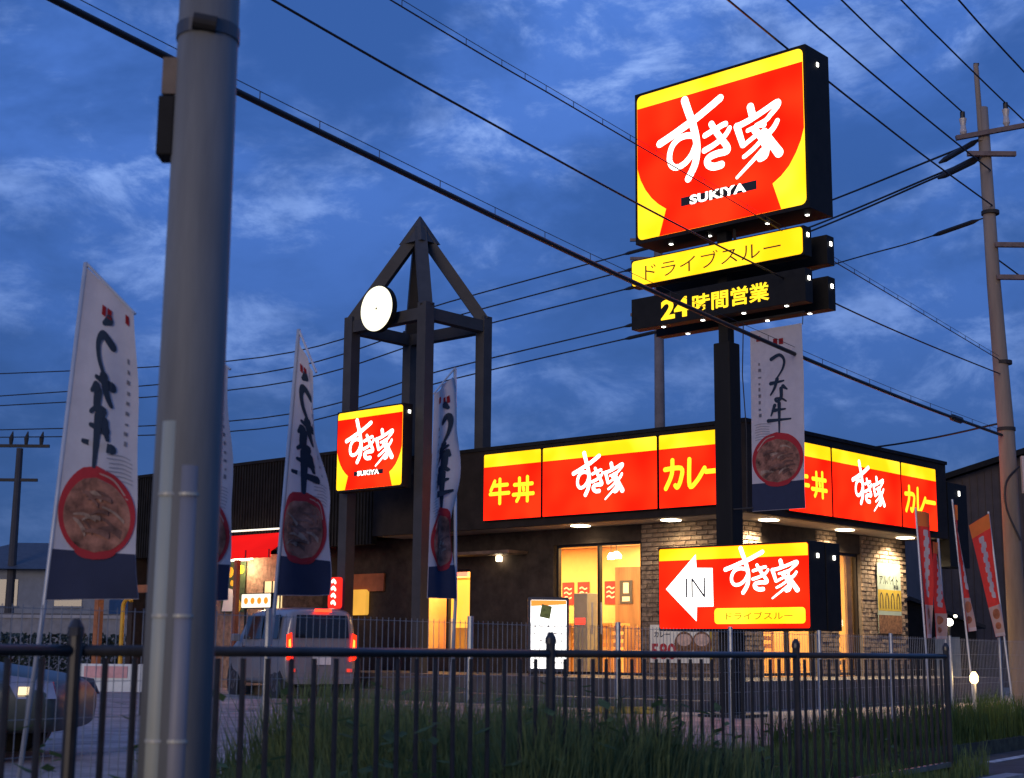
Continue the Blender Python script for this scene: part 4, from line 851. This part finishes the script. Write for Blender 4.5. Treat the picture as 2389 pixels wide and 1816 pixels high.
wire('wire from the right pole back over the right edge, upper', [(9.73, 27.86, 11.99), (13.5, 31, 10.5), (17, 34.5, 10.2)], .016)
wire('wire from the right pole back over the right edge, lower', [(9.5, 28.1, 8.85), (13, 32, 8.3), (17, 36.5, 8.3)], .016)
for i, (za, zb, lab) in enumerate(((11.3, 13.75, 'upper'), (10.95, 13.1, 'middle'), (10.9, 12.9, 'lower'))):
    wire('%s wire from the right pole to the grey pole behind the restaurant' % lab, [(9.33, 28.06, za + .05), (8.75, 28.9, za - .05), (6.6, 36.0, (za + zb) / 2 - .55), (4.6, 44.8, zb)], .022, None, 0, ((.14, 1.1),))
for i, (za, zm, zb, lab) in enumerate(((13.75, 11.9, 12.6, 'topmost'), (13.2, 11.3, 11.6, 'second'), (12.6, 10.8, 11.2, 'third'), (11.4, 9.6, 10.2, 'fourth'), (11.0, 9.2, 9.9, 'lowest'))):
    wire('%s of the wires running left behind the tower' % lab, [(4.5, 44.8, za), (-2.2, 49.4, za * .66 + zm * .34 - .15), (-9.3, 54, zm), (-23, 62, zb)], .024, 8, 0, ((.03, 1.2),))
wire('slack grey service wire between the pylon and the right pole', [(9.3, 28.1, 9.7), (8.2, 29.4, 9.55), (6.9, 30.8, 9.45), (4.7, 44.7, 11.5)], .014, None, 0, ((.06, 1.1),))
wire('low wire from the right pole to the far eaves', [(9.4, 28.1, 5.6), (7.5, 30.6, 5.45), (2.6, 36.0, 5.5)], .02)

# ------------------------------------------------------------------ lamps by the fence
gl = empty('path_lamp', Ro(6.1, 1.75, VERGE - .02), RDROT, 'small glowing lamp on a white post in the grass at right', 'lamp')
MB().tube([(0, 0, 0), (0, 0, .66)], .022, 8).build('post', mat('post_white', (.62, .58, .5), .5, 0, .1, 6), gl); MB().tube([(0, 0, .661), (0, 0, .69), (0, 0, .75), (0, 0, .80)], [.03, .05, .05, .02], 12).build('globe', emit('globe', (1, .62, .25), 10), gl)
pd = bpy.data.lights.new('globe_light', 'POINT'); pd.energy = 5; pd.color = (1, .66, .32); pd.shadow_soft_size = .06
po = bpy.data.objects.new('globe_light', pd); col.objects.link(po); po.parent = gl; po.location = (0, -.12, .74)
fl_ = empty('yard_lamp', (8.8, 30.0, LOT), 0, 'bright round yard lamp on a short mast beside the dark building', 'lamp')
MB().tube([(0, 0, 0), (0, 0, 1.5)], .03, 8).build('mast', STEEL_D, fl_); MB().tube([(0, -.05, 1.52), (0, .06, 1.52)], .075, 14).build('head', emit('yard', (1, .95, .8), 9), fl_); MB().tube([(.14, -.02, 1.64), (.14, .04, 1.64)], .03, 10).build('small_head', emit('yard2', (1, .95, .8), 4), fl_)

# ------------------------------------------------------------------ neighbours
dk = empty('neighbour_building', (12.2, 42.0, LOT), 0, 'dark brown gabled building behind the utility pole', 'building')
DKW = mat('metal_siding', (.085, .062, .052), .6, .1, .2, 2)
mb = MB(); mb.prism([(0, 0), (13, 0), (13, 5.7), (6.5, 7.85), (0, 5.7)], 0, 12); mb.build('wall', DKW, dk)
mb = MB()
for k in range(62): mb.box(.05 + k * .21, .09 + k * .21, -.03, -.001, 0, 5.7 + min(k * .21, 13 - k * .21) * .33 - .08)
tag(mb.build('siding_ribs', DKW, dk), kind='stuff')
for s, (a, b) in enumerate((((-.4, 5.62), (6.5, 7.9)), ((13.4, 5.62), (6.5, 7.9)))): MB().prism([a, b, (b[0], b[1] + .16), (a[0], a[1] + .16)] if s == 0 else [b, a, (a[0], a[1] + .16), (b[0], b[1] + .16)], -.4, 12.4).build('roof', CLAD, dk)
MB().box(3.2, 4.4, -.04, -.031, 1.0, 2.2).build('window', GD, dk)
sh = empty('garden_shed', (9.6, 36.0, LOT), 0, 'small dark shed with a pitched roof behind the red banners', 'shed')
MB().prism([(-1.6, 0), (1.6, 0), (1.6, 1.55), (0, 2.15), (-1.6, 1.55)], 0, 2.4).build('wall', CLAD, sh); MB().prism([(-1.8, 1.5), (0, 2.17), (1.8, 1.5), (1.8, 1.58), (0, 2.26), (-1.8, 1.58)], -.15, 2.55).build('roof', STEEL_D, sh)
MB().box(.6, 1.2, -.03, -.001, .2, 1.3).build('louvre', mat('louvre', (.3, .32, .28), .6, .2, .1, 5), sh)
hs = empty('distant_house', (-23.5, 60.0, -.02), 0, 'grey two-storey house with hipped roof at the far left', 'house')
HW = mat('house_wall', (.20, .22, .25), .8, 0, .15, 2); HR = mat('house_roof', (.07, .075, .085), .6, 0, .2, 4)
MB().box(0, 7.4, 0, 7, 0, 4.3).build('wall', HW, hs)
MB().hull([(-.5, -.5, 4.3), (7.9, -.5, 4.3), (7.9, 7.5, 4.3), (-.5, 7.5, 4.3)], [(2.4, 3.3, 5.6), (5, 3.3, 5.6), (5, 3.7, 5.6), (2.4, 3.7, 5.6)]).build('roof', HR, hs)
MB().box(-1.5, 9, -2.6, -.02, 2.35, 2.5).build('lower_roof', HR, hs)
for x in (.8, 2.6, 5.2):
    w = MB().box(x, x + 1.1, -.03, -.001, 2.85, 3.9).build('window', GD, hs); MB().box(x - .05, x + 1.15, -.05, -.0305, 2.78, 2.85).build('sill', HW, w)
bw = empty('boundary_wall', (-24, 45, LOT - .02), 0, 'pale concrete boundary wall in front of the distant houses', 'wall')
for k in range(8): MB().box(k * 1.8, k * 1.8 + 1.79, 0, .14, 0, 1.75).build('panel', mat('wall_block', (.24, .24, .25), .85, 0, .2, 3), bw)
MB().box(-.1, 14.5, -.04, .18, 1.751, 1.85).build('coping', mat('wall_cope', (.34, .34, .35), .85, 0, .15, 4), bw)
hg = empty('clipped_hedge', (-19, 41, LOT - .02), 0, 'dark clipped hedge before the pale boundary wall', 'hedge')
mb = MB()
for k in range(5200):
    x, y, z = random.random() * 10, random.random() * .9, random.random() ** .7 * 1.25; s = .06
    d = Vector((random.uniform(-1, 1), random.uniform(-1, 1), random.uniform(-1, 1))).normalized(); e = d.orthogonal().normalized(); p = Vector((x, y, z)); b = len(mb.v)
    mb.v += [p - e * s, p + d * s * 1.6, p + e * s]; mb.f.append((b, b + 1, b + 2))
mb.build('foliage', mat('hedge_leaf', (.035, .05, .03), .7, 0, .3, 2), hg)

# ------------------------------------------------------------------ grass of the verge
def grass(name, label, n, area, hfun, wbase, m):
    V = []; F = []
    for _ in range(n):
        s, q = area(); h = hfun(s, q)
        if h <= .03: continue
        p = Ro(s, q, VERGE - .015); a = random.random() * 6.283; ln = h * random.uniform(.05, .45); w = wbase * random.uniform(.6, 1.3)
        sd_ = Vector((math.cos(a + 1.57), math.sin(a + 1.57), 0)) * w; dr = Vector((math.cos(a), math.sin(a), 0)) * ln
        mid = p + dr * .35 + Vector((0, 0, h * .62)); tip = p + dr + Vector((0, 0, h)); b = len(V)
        V += [p - sd_, p + sd_, mid + sd_ * .7, mid - sd_ * .7, tip]; F += [(b, b + 1, b + 2, b + 3), (b + 3, b + 2, b + 4)]
    me = bpy.data.meshes.new(name); me.from_pydata([tuple(v) for v in V], [], F); me.materials.append(m); me.update()
    o = bpy.data.objects.new(name, me); col.objects.link(o); return tag(o, label, 'grass', kind='stuff')
GR = cloth('grass_blade', (.15, .215, .06), .35, .45); GR2 = cloth('weed_blade', (.19, .245, .085), .35, .5)
def hlow(s, q): return (.10 + .22 * max(0, noise.noise((s * .9, q * 1.3, 0)) + .35)) * random.uniform(.5, 1.2)
grass('verge_grass', 'short dark grass covering the verge behind the railing', 42000, lambda: (random.uniform(-13, .5), random.uniform(-.2, 2.05)), hlow, .0045, GR)
def htall(s, q): return max(0, (.62 + .5 * noise.noise((s * 1.1 + 4, q * 1.4, 2))) * random.uniform(.6, 1.25)) * max(.35, 1 - .22 * abs(s + 5.6) ** 1.5)
grass('tall_weeds', 'tall dark weeds left of centre at the foot of the railing', 30000, lambda: (random.gauss(-5.7, 1.15), random.uniform(-.22, 1.95)), htall, .006, GR2)
grass('fence_grass', 'green grass at the foot of the mesh fence at right', 9000, lambda: (random.uniform(.6, 14), random.uniform(1.42, 2.05)), lambda s, q: random.uniform(.12, .42) * (1.2 + .8 * noise.noise((s, q, 5))), .007, cloth('grass_lit', (.09, .15, .035), .35, .4))

# broad-leaved weeds mixed into the tall grass
V = []; F = []
for _ in range(160):
    s0, q0 = random.gauss(-5.6, 1.6), random.uniform(-.15, 1.9); h0 = random.uniform(.25, .85); pb = Ro(s0, q0, VERGE - .01); la = random.random() * 6.28
    tipv = pb + Vector((math.cos(la) * .12, math.sin(la) * .12, h0)); b = len(V); sdv = Vector((.004, 0, 0)); V += [pb - sdv, pb + sdv, tipv]; F.append((b, b + 1, b + 2))
    for k in range(random.randint(5, 10)):
        f = .3 + .7 * random.random(); c0 = pb.lerp(tipv, f); a = random.random() * 6.28; ln = random.uniform(.06, .15); d = Vector((math.cos(a), math.sin(a), random.uniform(-.4, .5))).normalized(); w = d.cross(Vector((0, 0, 1))).normalized() * ln * .28; b = len(V)
        V += [c0, c0 + d * ln * .45 + w, c0 + d * ln, c0 + d * ln * .45 - w]; F.append((b, b + 1, b + 2, b + 3))
me = bpy.data.meshes.new('broad_leaf_weeds'); me.from_pydata([tuple(v) for v in V], [], F); me.materials.append(cloth('weed_leaf', (.13, .19, .06), .35, .5)); o = bpy.data.objects.new('broad_leaf_weeds', me); col.objects.link(o)
tag(o, 'broad-leaved weeds growing among the tall grass behind the railing', 'weeds', kind='stuff')
